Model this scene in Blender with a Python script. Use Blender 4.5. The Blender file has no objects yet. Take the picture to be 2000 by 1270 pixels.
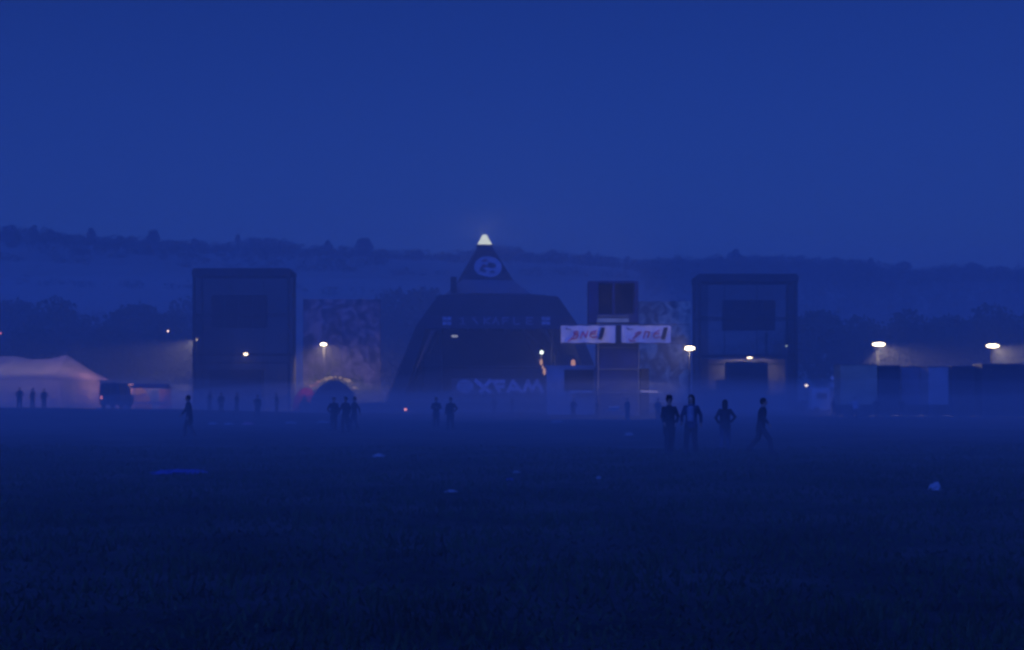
import bpy, bmesh, math, random
from mathutils import Vector, Matrix
R = math.radians
rnd = random.Random(11)
S = bpy.context.scene
C = S.collection

# ------------------------------------------------------------------ camera, sky, exposure
F = 2778.0                     # focal length in photo pixels (photo 2000 px wide)
CAMZ, HOR = 1.7, 778.0         # eye height, horizon row of the photo
cd = bpy.data.cameras.new('camera')
cam = bpy.data.objects.new('camera', cd); C.objects.link(cam)
cam.location = (0, 0, CAMZ); cam.rotation_euler = (R(90), 0, 0)
cd.sensor_width = 36; cd.lens = 36 * F / 2000; cd.shift_y = (HOR - 635) / 2000
cd.clip_start = 0.1; cd.clip_end = 6000
S.camera = cam

SUN_EL, SUN_AZ = 1.5, 205      # low behind the camera, a little to the left
W = bpy.data.worlds.new('World'); S.world = W; W.use_nodes = True
nt = W.node_tree; nt.nodes.clear()
sky = nt.nodes.new('ShaderNodeTexSky'); sky.sky_type = 'NISHITA'; sky.sun_disc = False
sky.sun_elevation = R(SUN_EL); sky.sun_rotation = R(SUN_AZ); sky.air_density = 1.0; sky.dust_density = 0.6; sky.ozone_density = 2.0
tint = nt.nodes.new('ShaderNodeMix'); tint.data_type = 'RGBA'; tint.blend_type = 'MULTIPLY'; tint.inputs[0].default_value = 1.0
tint.inputs[7].default_value = (0.037, 0.092, 0.42, 1)    # tungsten balanced film under a twilight sky
bg = nt.nodes.new('ShaderNodeBackground'); bg.inputs[1].default_value = 0.15
out = nt.nodes.new('ShaderNodeOutputWorld')
wtc = nt.nodes.new('ShaderNodeTexCoord'); sep = nt.nodes.new('ShaderNodeSeparateXYZ'); mr = nt.nodes.new('ShaderNodeMapRange')
mr.inputs['From Min'].default_value = 0.08; mr.inputs['From Max'].default_value = 0.30; mr.inputs['To Min'].default_value = 1.12; mr.inputs['To Max'].default_value = 0.74
vm = nt.nodes.new('ShaderNodeVectorMath'); vm.operation = 'SCALE'      # the evening sky deepens with height
nt.links.new(wtc.outputs['Generated'], sep.inputs[0]); nt.links.new(sep.outputs['Z'], mr.inputs['Value'])
nt.links.new(sky.outputs[0], tint.inputs[6]); nt.links.new(tint.outputs[2], vm.inputs[0]); nt.links.new(mr.outputs[0], vm.inputs['Scale']); nt.links.new(vm.outputs[0], bg.inputs[0]); nt.links.new(bg.outputs[0], out.inputs[0])

sl = bpy.data.lights.new('afterglow', 'SUN'); sl.energy = 0.95; sl.angle = R(50); sl.color = (0.03, 0.11, 1.0)
so = bpy.data.objects.new('afterglow', sl); C.objects.link(so)
so.rotation_euler = Vector((math.sin(R(SUN_AZ)), math.cos(R(SUN_AZ)), 0.8)).to_track_quat('Z', 'Y').to_euler()

S.view_settings.view_transform = 'Standard'; S.view_settings.look = 'None'
S.view_settings.exposure = 1.6; S.view_settings.gamma = 1.0
S.cycles.use_denoising = True; S.cycles.denoiser = 'OPENIMAGEDENOISE'; S.cycles.denoising_prefilter = 'ACCURATE'
S.cycles.max_bounces = 5; S.cycles.volume_bounces = 1; S.cycles.transparent_max_bounces = 16
S.cycles.sample_clamp_direct = 4.0; S.cycles.sample_clamp_indirect = 0.3
S.cycles.pixel_filter_type = 'BLACKMAN_HARRIS'; S.cycles.filter_width = 2.7
S.cycles.use_light_tree = True

# ------------------------------------------------------------------ materials
MATS = {}
def mat(name, col, rough=0.8, var=0.25, scale=3.0, alpha=None, trans=None, spec=0.3, bump=0.0, metal=0.0):
    if name in MATS: return MATS[name]
    m = bpy.data.materials.new(name); m.use_nodes = True; n = m.node_tree; n.nodes.clear()
    o = n.nodes.new('ShaderNodeOutputMaterial'); p = n.nodes.new('ShaderNodeBsdfPrincipled')
    tc = n.nodes.new('ShaderNodeTexCoord'); no = n.nodes.new('ShaderNodeTexNoise')
    no.inputs['Scale'].default_value = scale; no.inputs['Detail'].default_value = 6
    n.links.new(tc.outputs['Object'], no.inputs['Vector'])
    cr = n.nodes.new('ShaderNodeValToRGB')
    cr.color_ramp.elements[0].position = 0.3; cr.color_ramp.elements[1].position = 0.7
    cr.color_ramp.elements[0].color = tuple(c * (1 - var) for c in col) + (1,)
    cr.color_ramp.elements[1].color = tuple(min(1, c * (1 + var)) for c in col) + (1,)
    n.links.new(no.outputs['Fac'], cr.inputs[0]); n.links.new(cr.outputs[0], p.inputs['Base Color'])
    p.inputs['Roughness'].default_value = rough; p.inputs['Specular IOR Level'].default_value = spec
    p.inputs['Metallic'].default_value = metal
    if bump:
        b = n.nodes.new('ShaderNodeBump'); b.inputs['Strength'].default_value = bump; b.inputs['Distance'].default_value = 0.05
        n.links.new(no.outputs['Fac'], b.inputs['Height']); n.links.new(b.outputs[0], p.inputs['Normal'])
    last = p.outputs[0]
    if trans:
        t = n.nodes.new('ShaderNodeBsdfTranslucent'); n.links.new(cr.outputs[0], t.inputs[0])
        mx = n.nodes.new('ShaderNodeMixShader'); mx.inputs[0].default_value = trans
        n.links.new(last, mx.inputs[1]); n.links.new(t.outputs[0], mx.inputs[2]); last = mx.outputs[0]
    if alpha is not None:
        t = n.nodes.new('ShaderNodeBsdfTransparent')
        mx = n.nodes.new('ShaderNodeMixShader'); mx.inputs[0].default_value = alpha
        n.links.new(t.outputs[0], mx.inputs[1]); n.links.new(last, mx.inputs[2]); last = mx.outputs[0]
    n.links.new(last, o.inputs[0]); MATS[name] = m
    return m
def emit(name, col, strength):
    m = bpy.data.materials.new(name); m.use_nodes = True; n = m.node_tree; n.nodes.clear()
    o = n.nodes.new('ShaderNodeOutputMaterial'); e = n.nodes.new('ShaderNodeEmission')
    e.inputs[0].default_value = tuple(col) + (1,); e.inputs[1].default_value = strength * 0.33
    n.links.new(e.outputs[0], o.inputs[0]); return m

steel = mat('galvanised_steel', (0.16, 0.16, 0.17), 0.5, 0.2, 2, spec=0.5)
blacksteel = mat('black_steel', (0.02, 0.02, 0.022), 0.6, 0.3, 2)
darkcloth = mat('dark_sheeting', (0.045, 0.046, 0.055), 0.9, 0.35, 0.35, bump=0.3)
roofcloth = mat('roof_sheeting', (0.035, 0.036, 0.042), 0.95, 0.35, 0.4, spec=0.1, bump=0.3)
palecloth = mat('pale_sheeting', (0.11, 0.13, 0.15), 0.9, 0.2, 0.5, bump=0.3)
scrim_dense = mat('dense_scrim', (0.03, 0.03, 0.035), 0.95, 0.3, 0.5, alpha=0.33, spec=0.05)
scrim_open = mat('open_scrim', (0.02, 0.02, 0.024), 0.95, 0.3, 0.5, alpha=0.34, spec=0.05)
scrim_sheer = mat('sheer_scrim', (0.02, 0.02, 0.024), 0.95, 0.3, 0.5, alpha=0.15, spec=0.05)
wood = mat('plywood', (0.1, 0.075, 0.05), 0.8, 0.3, 4)
white = mat('white_paint', (0.62, 0.62, 0.62), 0.5, 0.12, 1.5)
whitecloth = mat('white_banner_cloth', (0.72, 0.72, 0.74), 0.9, 0.1, 1.2, bump=0.4)
redink = mat('red_ink', (0.7, 0.03, 0.08), 0.9, 0.3, 5)
blackink = mat('black_ink', (0.015, 0.015, 0.02), 0.9, 0.2, 5)
leafm = mat('leaves', (0.045, 0.07, 0.03), 0.8, 0.5, 0.25, spec=0.1, trans=0.25)
barkm = mat('bark', (0.06, 0.045, 0.035), 0.95, 0.4, 3)
blackbox = mat('speaker_black', (0.012, 0.012, 0.014), 0.7, 0.3, 4)
rubber = mat('rubber', (0.02, 0.02, 0.02), 0.9, 0.2, 5)
glassm = mat('dark_glass', (0.02, 0.025, 0.03), 0.1, 0.1, 2, spec=0.6)

# ------------------------------------------------------------------ helpers
def gz(x, y):
    z = 0.85 * math.exp(-((x + 45) / 26) ** 2 - ((y - 128) / 30) ** 2)
    z += 0.07 * math.sin(x * 0.11 + 1.3) * math.sin(y * 0.09) + 0.035 * math.sin(x * 0.31 + y * 0.17)
    return z
def wx(px, D): return (px - 1000) / F * D
def wz(py, D): return CAMZ + (HOR - py) / F * D

class MB:
    def __init__(s): s.v = []; s.f = []
    def add(s, vs, fs):
        n = len(s.v); s.v += [tuple(v) for v in vs]; s.f += [tuple(i + n for i in f) for f in fs]; return s
    def box(s, x0, x1, y0, y1, z0, z1):
        return s.add([(x0,y0,z0),(x1,y0,z0),(x1,y1,z0),(x0,y1,z0),(x0,y0,z1),(x1,y0,z1),(x1,y1,z1),(x0,y1,z1)],
            [(0,3,2,1),(4,5,6,7),(0,1,5,4),(1,2,6,5),(2,3,7,6),(3,0,4,7)])
    def hexa(s, b, t):   # bottom four, top four corners
        return s.add(list(b) + list(t), [(0,3,2,1),(4,5,6,7),(0,1,5,4),(1,2,6,5),(2,3,7,6),(3,0,4,7)])
    def tube(s, pts, rad, n=8, caps=True):
        pts = [Vector(p) for p in pts]; m = len(pts)
        rads = rad if isinstance(rad, (list, tuple)) else [rad] * m
        base = len(s.v); up = None
        for i, p in enumerate(pts):
            d = (pts[min(i+1, m-1)] - pts[max(i-1, 0)]).normalized()
            if up is None: up = Vector((0,0,1)) if abs(d.z) < 0.9 else Vector((0,1,0))
            a = d.cross(up).normalized(); b = a.cross(d).normalized(); up = b
            for k in range(n):
                t = 2 * math.pi * k / n
                s.v.append(tuple(p + (a * math.cos(t) + b * math.sin(t)) * rads[i]))
        for i in range(m - 1):
            for k in range(n):
                q = base + i * n
                s.f.append((q + k, q + (k+1) % n, q + n + (k+1) % n, q + n + k))
        if caps:
            s.f.append(tuple(base + k for k in range(n))[::-1]); s.f.append(tuple(base + (m-1)*n + k for k in range(n)))
        return s
    def loft(s, rings):
        n = len(rings[0]); base = len(s.v)
        for r in rings: s.v += [tuple(p) for p in r]
        for i in range(len(rings) - 1):
            for k in range(n):
                q = base + i*n; s.f.append((q+k, q+(k+1)%n, q+n+(k+1)%n, q+n+k))
        s.f.append(tuple(base+k for k in range(n))[::-1]); s.f.append(tuple(base+(len(rings)-1)*n+k for k in range(n)))
        return s
    def ell(s, c, r, n=14, m=9):
        c = Vector(c); rings = []
        for i in range(1, m):
            ph = math.pi * i / m
            rings.append([(c.x + r[0]*math.sin(ph)*math.cos(2*math.pi*k/n), c.y + r[1]*math.sin(ph)*math.sin(2*math.pi*k/n), c.z - r[2]*math.cos(ph)) for k in range(n)])
        return s.loft(rings)
    def prism(s, poly, y0, y1):   # polygon in x,z extruded along y
        n = len(poly)
        vs = [(p[0], y0, p[1]) for p in poly] + [(p[0], y1, p[1]) for p in poly]
        fs = [tuple(range(n)), tuple(range(2*n-1, n-1, -1))] + [(k, k+n, (k+1)%n+n, (k+1)%n) for k in range(n)]
        return s.add(vs, fs)
    def stroke(s, pts, w, y, d=0.02):   # brush stroke in the x,z plane at depth y
        for a, b in zip(pts, pts[1:]):
            a = Vector(a); b = Vector(b); t = (b-a).normalized() * (w*0.35); nrm = Vector((-t.y, t.x)).normalized() * w/2
            a2 = a - t; b2 = b + t
            s.prism([tuple(a2-nrm), tuple(b2-nrm), tuple(b2+nrm), tuple(a2+nrm)], y - d, y)
        return s
    def build(s, name, m, parent=None, smooth=False, mw=None):
        me = bpy.data.meshes.new(name); me.from_pydata(s.v, [], s.f); me.update()
        bm = bmesh.new(); bm.from_mesh(me); bmesh.ops.recalc_face_normals(bm, faces=bm.faces); bm.to_mesh(me); bm.free()
        if smooth: me.polygons.foreach_set('use_smooth', [True]*len(me.polygons))
        if m: me.materials.append(m)
        o = bpy.data.objects.new(name, me); C.objects.link(o)
        if parent: o.parent = parent
        return o

def empty(name, loc, label, cat, group=None, rz=0, kind=None, sc=1.0):
    o = bpy.data.objects.new(name, None); C.objects.link(o)
    o.location = loc; o.rotation_euler = (0, 0, rz); o.scale = (sc,)*3
    o.empty_display_size = 0.3
    return tag(o, label, cat, group, kind)
def tag(o, label=None, cat=None, group=None, kind=None):
    if label: o['label'] = label
    if cat: o['category'] = cat
    if group: o['group'] = group
    if kind: o['kind'] = kind
    return o
LP = 0.55
def light(parent, kind, loc, power, col, radius=0.15, aim=None, angle=150, blend=0.4):
    power *= LP
    l = bpy.data.lights.new('lamp_light', kind); l.energy = power; l.color = col; l.shadow_soft_size = radius
    if kind == 'SPOT': l.spot_size = R(angle); l.spot_blend = blend
    o = bpy.data.objects.new('lamp_light', l); C.objects.link(o); o.parent = parent; o.location = loc
    if aim: o.rotation_euler = Vector(aim).to_track_quat('-Z', 'Y').to_euler()
    return o

# ------------------------------------------------------------------ ground and hill
def spaced(vals): return sorted(set(round(v, 3) for v in vals))
gx = spaced([i*1.0 for i in range(-60, 61)] + [i*6 for i in range(-40, 41)] + [i*60 for i in range(-25, 26)])
gy = spaced([i*0.8 for i in range(0, 110)] + [88+i*3 for i in range(0, 80)] + [330+i*60 for i in range(0, 21)] + [-300, -200, -100, -50, -20, -10])
me_v = [(x, y, gz(x, y)) for y in gy for x in gx]; nx = len(gx)
g = MB(); g.v = me_v; g.f = [(j*nx+i, j*nx+i+1, (j+1)*nx+i+1, (j+1)*nx+i) for j in range(len(gy)-1) for i in range(nx-1)]
gm = bpy.data.materials.new('trampled_grass'); gm.use_nodes = True; n = gm.node_tree
p = n.nodes['Principled BSDF']; p.inputs['Roughness'].default_value = 0.95; p.inputs['Specular IOR Level'].default_value = 0.1
tc = n.nodes.new('ShaderNodeTexCoord')
n1 = n.nodes.new('ShaderNodeTexNoise'); n1.inputs['Scale'].default_value = 0.22; n1.inputs['Detail'].default_value = 9; n1.inputs['Roughness'].default_value = 0.7
n2 = n.nodes.new('ShaderNodeTexNoise'); n2.inputs['Scale'].default_value = 14; n2.inputs['Detail'].default_value = 5
cr = n.nodes.new('ShaderNodeValToRGB'); cr.color_ramp.elements[0].position = 0.42; cr.color_ramp.elements[1].position = 0.6
cr.color_ramp.elements[0].color = (0.016, 0.03, 0.024, 1); cr.color_ramp.elements[1].color = (0.125, 0.115, 0.10, 1)
mx = n.nodes.new('ShaderNodeMix'); mx.data_type = 'RGBA'; mx.blend_type = 'MULTIPLY'; mx.inputs[0].default_value = 0.7
bp = n.nodes.new('ShaderNodeBump'); bp.inputs['Strength'].default_value = 0.8; bp.inputs['Distance'].default_value = 0.08
for t in (n1, n2): n.links.new(tc.outputs['Object'], t.inputs['Vector'])
n.links.new(n1.outputs['Fac'], cr.inputs[0]); n.links.new(cr.outputs[0], mx.inputs[6]); n.links.new(n2.outputs['Fac'], mx.inputs[7])
n.links.new(mx.outputs[2], p.inputs['Base Color']); n.links.new(n2.outputs['Fac'], bp.inputs['Height']); n.links.new(bp.outputs[0], p.inputs['Normal'])
tag(g.build('ground', gm, smooth=True), kind='structure')

RIDGE = [(-2500, 470), (-1200, 462), (-300, 458), (0, 468), (100, 474), (200, 480), (320, 482), (420, 490), (600, 497), (735, 500), (760, 506),
         (950, 510), (1100, 511), (1200, 517), (1260, 527), (1330, 527), (1500, 528), (1700, 533), (1790, 545), (1870, 546), (1950, 540), (2050, 548), (2600, 560), (4500, 575)]
YR = 900.0
def ridge_px(px):
    for (a, ya), (b, yb) in zip(RIDGE, RIDGE[1:]):
        if px <= b: return ya + (yb - ya) * max(0, (px - a)) / (b - a)
    return RIDGE[-1][1]
def hz(x, y):
    px = 1000 + F * x / max(y, 300)
    zr = wz(ridge_px(px), YR)
    t = (y - 330) / (YR - 330)
    if t <= 0: return -0.5 + t*5
    if t >= 1: return zr * (1 - 0.35 * (t - 1))
    f = 0.75 * t + 0.25 * t * t * (3 - 2*t) + 0.02*math.sin(t*9 + x*0.01)*(1-t)
    return zr * f + 0.8 * math.sin(x*0.03) * math.sin(y*0.021) * t - 0.5*(1-t)
hx = [i*20 for i in range(-75, 76)]; hy = [320 + i*16 for i in range(0, 37)] + [905, 930, 980, 1060, 1200]
h = MB(); h.v = [(x, y, hz(x, y)) for y in hy for x in hx]; nx = len(hx)
h.f = [(j*nx+i, j*nx+i+1, (j+1)*nx+i+1, (j+1)*nx+i) for j in range(len(hy)-1) for i in range(nx-1)]
tag(h.build('hill', mat('pasture', (0.2, 0.215, 0.15), 0.95, 0.3, 0.01, spec=0.1), smooth=True), kind='structure')
# ------------------------------------------------------------------ foliage
def leafquads(mb, c, r, n, s, rg):
    for _ in range(n):
        while True:
            d = Vector((rg.uniform(-1,1), rg.uniform(-1,1), rg.uniform(-1,1)))
            if 0.05 < d.length < 1: break
        d = d.normalized() * (rg.uniform(0.3, 1) ** 0.5)
        p = Vector((c[0]+d.x*r[0], c[1]+d.y*r[1], c[2]+d.z*r[2]))
        a = Vector((rg.gauss(0,1), rg.gauss(0,1), rg.gauss(0,1))).normalized(); b = a.orthogonal().normalized()
        b = Matrix.Rotation(rg.uniform(0, 6.28), 3, a) @ b; cdir = a.cross(b)
        s1 = s * rg.uniform(0.6, 1.3); s2 = s1 * rg.uniform(0.5, 0.9)
        mb.add([p - b*s1, p + cdir*s2, p + b*s1, p - cdir*s2], [(0,1,2,3)])
def crown(mb, Hh, Rr, rg, leaves, s, shape='round', z0=0.25):
    nl = 9 + rg.randrange(5)
    lobes = []
    for i in range(nl):
        t = rg.uniform(0, 1); zz = Hh * (z0 + (0.93 - z0) * t)
        prof = math.sin(math.pi * min(1, 0.2 + 0.75*t)) if shape == 'round' else (1 - 0.75*t)
        rr = Rr * (0.35 + 0.3*rg.random())
        a = i * 2.4 + rg.uniform(-.4, .4); off = max(0, Rr * prof - rr*0.75) * rg.uniform(0.5, 1)
        c = (off*math.cos(a), off*math.sin(a), min(zz, Hh - rr*0.8)); lobes.append(c)
        leafquads(mb, c, (rr, rr, rr*rg.uniform(.7, 1)), leaves//nl, s, rg)
    leafquads(mb, (0, 0, Hh*0.6), (Rr*0.6, Rr*0.6, Hh*0.33), leaves//5, s, rg)
    return lobes
def make_tree(Hh, Rr, seed, leaves, s, label, group=None, shape='round', z0=0.25, name='broadleaf_tree'):
    rg = random.Random(seed); root = empty(name, (0,0,0), label, 'tree', group)
    mb = MB(); lobes = crown(mb, Hh, Rr, rg, leaves, s, shape, z0); mb.build('crown', leafm, root)
    tr = MB(); th = Hh*0.55
    tr.tube([(0,0,-0.3), (0.02*Hh,0,th*0.5), (0,0.01*Hh,th)], [Hh*0.032, Hh*0.022, Hh*0.012])
    for c in lobes[:7]: tr.tube([(0.01*Hh,0,th*0.45), (c[0]*0.6, c[1]*0.6, (th*0.6+c[2])/2), c], [Hh*0.012, Hh*0.007, Hh*0.003], 6)
    tr.build('trunk', barkm, root, True)
    return root
def copy_tree(o, **k):
    c = o.copy(); C.objects.link(c)
    for ch in o.children:
        d = ch.copy(); C.objects.link(d); d.parent = c
    for a, b in k.items(): c[a] = b
    return c

# three near kinds, then copies of them
G1 = 'trees on the plain behind the stage'
protos = [make_tree(10, 4.6, 3, 4200, 0.26, 'x', G1, z0=.1), make_tree(10, 4.0, 8, 3600, 0.24, 'x', G1, z0=.12), make_tree(10, 5.4, 21, 4600, 0.27, 'x', G1, z0=0.05)]
PLAIN = [  # px, top py, D, kind, width scale, label
 (110, 588, 300, 2, 1.0, 'tallest broad dark tree rising behind the white marquee'),
 (22, 590, 320, 0, 1.1, 'dark tree at the left edge of the view behind the marquee'),
 (178, 618, 310, 1, 1.0, 'lower tree filling the gap right of the tall tree behind the marquee'),
 (262, 598, 305, 0, 1.3, 'wide round dark tree standing above the small lit tent'),
 (330, 615, 295, 2, 1.0, 'low spreading tree just left of the glowing floodlight'),
 (368, 582, 330, 1, 1.1, 'tall tree half hidden by the left edge of the dark left tower'),
 (215, 640, 280, 2, 1.0, 'low bushy tree between the marquee and the wide round tree'),
 (60, 635, 280, 1, 1.3, 'lower tree in front of the tallest one behind the marquee ridge'),
 (770, 572, 330, 2, 0.8, 'tall dark tree well left of the pyramid'),
 (830, 566, 330, 0, 1.0, 'tall dark tree touching the left slope of the pyramid'),
 (1050, 600, 330, 1, 1.2, 'tree behind the right shoulder of the pyramid roof'),
 (1600, 610, 290, 0, 1.2, 'tree just right of the right scaffold tower'),
 (1680, 622, 300, 2, 1.0, 'tree behind the left one of the two bright floodlights'),
 (1770, 605, 295, 1, 1.3, 'tree midway between the two bright floodlights'),
 (1850, 618, 300, 0, 1.2, 'tree over the white trailer between the floodlights'),
 (1935, 600, 300, 2, 1.0, 'tree behind the rightmost floodlight'),
 (2010, 612, 290, 1, 1.2, 'tree at the right edge of the view'),
]
used = [False]*3
for (px, py, D, k, ws, lab) in PLAIN:
    o = protos[k] if not used[k] else copy_tree(protos[k]); used[k] = True
    o['label'] = lab
    Hm = wz(py, D) ; s = Hm / 10
    o.location = (wx(px, D), D, gz(wx(px, D), D)); o.scale = (s*ws*0.95, s*ws*0.95, s); o.rotation_euler = (0, 0, rnd.uniform(0, 6.28))

# countable trees standing out of the ridge line
G2 = 'trees standing out on the ridge line'
rp = [make_tree(8, 3.6, 31, 420, 0.45, 'x', G2, z0=0.1), make_tree(8, 2.4, 35, 300, 0.4, 'x', G2, z0=0.1), make_tree(8, 4.6, 38, 480, 0.5, 'x', G2, z0=0.08)]
RT = [(20, 441, 2, 1.3, 'broad tree at the left end of the ridge line'), (66, 443, 0, 0.9, 'second ridge tree from the left, leaning on the broad one'),
 (98, 450, 1, 1.0, 'narrow ridge tree above the marquee peak'), (178, 448, 0, 0.8, 'ridge tree standing above the tallest tree of the plain'),
 (235, 462, 1, 1.0, 'small ridge tree left of the left tower, nearest the gap'), (300, 450, 2, 0.8, 'clump-like ridge tree above and left of the left tower'),
 (380, 466, 0, 0.8, 'ridge tree straight over the left edge of the left tower'), (465, 460, 1, 0.7, 'slim lone ridge tree over the middle of the left tower'),
 (545, 474, 1, 0.9, 'little ridge tree over the right part of the left tower'), (640, 472, 0, 0.9, 'ridge tree between the left tower and the big round ridge tree'),
 (712, 466, 2, 1.1, 'big round ridge tree where the skyline steps down left of the pyramid'), (820, 490, 1, 0.9, 'small ridge tree left of the pyramid tip'),
 (1012, 484, 0, 0.9, 'ridge tree just right of the pyramid tip'), (1080, 488, 2, 0.9, 'low wide ridge tree right of the pyramid'),
 (1150, 492, 0, 0.8, 'ridge tree over the mixing tower cabin'), (1225, 502, 1, 1.0, 'small ridge tree right of the mixing tower'),
 (1330, 506, 2, 0.8, 'flat ridge tree above the left post of the right tower'), (1437, 491, 0, 1.0, 'tallest ridge tree over the right tower'),
 (1500, 502, 2, 0.9, 'wide ridge tree over the right half of the right tower'), (1555, 505, 1, 1.1, 'ridge tree over the right post of the right tower'),
 (1660, 510, 2, 0.8, 'ridge tree above and left of the first bright floodlight'), (1700, 506, 0, 0.8, 'pointed ridge tree above the first bright floodlight'),
 (1765, 512, 2, 1.0, 'broad ridge tree before the skyline drops on the right'), (1900, 514, 2, 1.2, 'large round ridge tree near the right edge'),
 (1968, 524, 0, 1.0, 'last ridge tree at the right end of the skyline')]
used = [False]*3
for (px, py, k, ws, lab) in RT:
    o = rp[k] if not used[k] else copy_tree(rp[k]); used[k] = True; o['label'] = lab
    x = wx(px, YR); z = hz(x, YR) - 1.0; s = 1.12*max(0.5, (wz(py, YR) - z) / 8)
    o.location = (x, YR, z); o.scale = (s*ws, s*ws, s); o.rotation_euler = (0, 0, rnd.uniform(0, 6.28))

# continuous woods on the hill: nobody could count these
rg = random.Random(5)
mb = MB()
for i in range(950):
    px = rg.uniform(-260, 2260); y = YR + rg.uniform(-1, .06) * (rg.choice([30, 140]) if px < 760 else rg.choice([20, 60])); x = wx(px, y); z = hz(x, y)
    Hh = rg.uniform(2.0, 7.0) + 5*max(0, math.sin(px*.021)*math.sin(px*.0073+1)); r = rg.uniform(3, 6)
    leafquads(mb, (x, y, z + Hh*0.5), (r, r, Hh*0.55), 70, 0.7, rg)
tag(mb.build('ridge_wood', leafm), 'unbroken dark belt of woodland running along the top of the hill', 'woodland', kind='stuff')
mb = MB()
for i in range(1150):
    px = rg.uniform(1380, 2350) if i % 4 else rg.uniform(1240, 1700); y = rg.uniform(400, 890) if i % 4 else rg.uniform(640, 890)
    if y < 520 and px < 1500: continue
    x = wx(px, y); z = hz(x, y); Hh = rg.uniform(6, 11); r = rg.uniform(3.5, 6)
    leafquads(mb, (x, y, z + Hh*0.5), (r, r, Hh*0.5), 75, 0.75, rg)
tag(mb.build('hillside_wood', leafm), 'dark wood covering the hillside on the right behind the floodlights', 'woodland', kind='stuff')
mb = MB()
for i in range(230):
    px = rg.uniform(-260, 1500); y = rg.choice([420, 500, 610, 720]) + rg.uniform(-4, 4) + px*0.02; x = wx(px, y); z = hz(x, y)
    if 585 < px < 745 and y < 560: continue
    Hh = rg.uniform(2, 5)
    leafquads(mb, (x, y, z + Hh*0.5), (4.5, 2, Hh*0.5), 40, 0.6, rg)
tag(mb.build('hedgerows', leafm), 'dim hedgerows crossing the misty pasture on the hillside', 'hedgerow', kind='stuff')

mb = MB()
for i in range(420):
    px = rg.uniform(-200, 2300); y = 306 + rg.uniform(-14, 20); x = wx(px, y); Hh = rg.uniform(2.5, 6)
    if 760 < px < 1130: continue
    leafquads(mb, (x, y, Hh*0.42), (3.2, 2.2, Hh*0.55), 60, 0.32, rg)
tag(mb.build('boundary_hedge', leafm), 'dark tangled hedge filling the gaps under the trees behind the site', 'hedge', kind='stuff')

# grass of the near ground
rg = random.Random(2); mb = MB()
for i in range(46000):
    d = 6.5 + 44 * rg.random() ** 1.35; x = rg.uniform(-0.42, 0.42) * d; y = d
    z = gz(x, y); hh = rg.uniform(0.03, 0.10) * (1 + 0.6 * math.sin(x*1.7) * math.sin(y*1.1)); a = rg.uniform(0, 6.28); w = 0.012 + 0.0006*d
    lx, ly = rg.gauss(0, .04), rg.gauss(0, .04)
    mb.add([(x-w*math.cos(a), y-w*math.sin(a), z-0.01), (x+w*math.cos(a), y+w*math.sin(a), z-0.01), (x+lx, y+ly, z+hh)], [(0,1,2)])
tag(mb.build('grass', mat('grass_blades', (0.03, 0.05, 0.02), 0.8, 0.5, 0.8, spec=0.1)), 'short trampled grass in the foreground of the festival field', 'grass', kind='stuff')

# ------------------------------------------------------------------ pyramid stage
SX, SY, SA = wx(946, 205), 205.0, R(9)
def local_x(px, ly):
    k = (px - 1000) / F; c, s_ = math.cos(SA), math.sin(SA)
    return (k*(SY + ly*c) - SX + ly*s_) / (c - k*s_)
def local_z(py, px, ly): return wz(py, SY + local_x(px, ly)*math.sin(SA) + ly*math.cos(SA))
stage = empty('pyramid_stage', (SX, SY, 0), 'pyramid-shaped open-air stage with a lit tip, dark canopy and round emblem', 'stage', rz=SA)
AP, HB = 24.6, 13.2
def hw(z): return HB * (1 - z / AP)
mb = MB()   # steel legs and rings
for sx in (-1, 1):
    for sy in (-1, 1):
        mb.tube([(sx*HB, sy*HB, 0), (sx*hw(23.4), sy*hw(23.4), 23.4)], 0.28, 8)
for z in (6, 12, 15.9, 18.4, 21):
    w = hw(z)
    for a, b in (((-w,-w),(w,-w)), ((w,-w),(w,w)), ((w,w),(-w,w)), ((-w,w),(-w,-w))): mb.tube([(*a, z), (*b, z)], 0.12, 6)
for sx in (-1, 1):
    for z0, z1 in ((0, 6), (6, 12), (12, 15.9)):
        mb.tube([(sx*hw(z0), -hw(z0), z0), (sx*hw(z1), hw(z1), z1)], 0.1, 6)
mb.build('steel_frame', blacksteel, stage)
def frustum(z0, z1, g, t=0.12, front=True, flare=0):
    m = MB()
    for k in range(4):
        if k == 0 and not front: continue
        rot = Matrix.Rotation(k*math.pi/2, 3, 'Z')
        a0, a1 = hw(z0)+g+flare, hw(z1)+g
        b = [(-a0,-a0,z0),(a0,-a0,z0),(a0-t,-a0+t,z0),(-a0+t,-a0+t,z0)]; tt = [(-a1,-a1,z1),(a1,-a1,z1),(a1-t,-a1+t,z1),(-a1+t,-a1+t,z1)]
        m.hexa([rot @ Vector(v) for v in b], [rot @ Vector(v) for v in tt])
    return m
frustum(18.5, 23.5, 0.35).build('cap_cladding', roofcloth, stage)
frustum(15.4, 18.45, 0.3, flare=1.7).build('upper_cladding', palecloth, stage)
frustum(2.4, 15.3, 0.3, front=False).build('rear_cladding', darkcloth, stage)
# lit tip
ap = MB().hexa([(-.98,-.98,23.75),(.98,-.98,23.75),(.98,.98,23.75),(-.98,.98,23.75)], [(-.28,-.28,25.25),(.28,-.28,25.25),(.28,.28,25.25),(-.28,.28,25.25)])
tip = ap.build('lit_tip', emit('tip_glow', (0.93, 1.0, 0.86), 1.0), stage)
MB().box(-1.1, 1.1, -1.1, 1.1, 23.52, 23.74).build('tip_base', blacksteel, stage)
light(stage, 'POINT', (0, 0, 26.0), 260, (1, 0.93, 0.8), 0.8)
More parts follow.
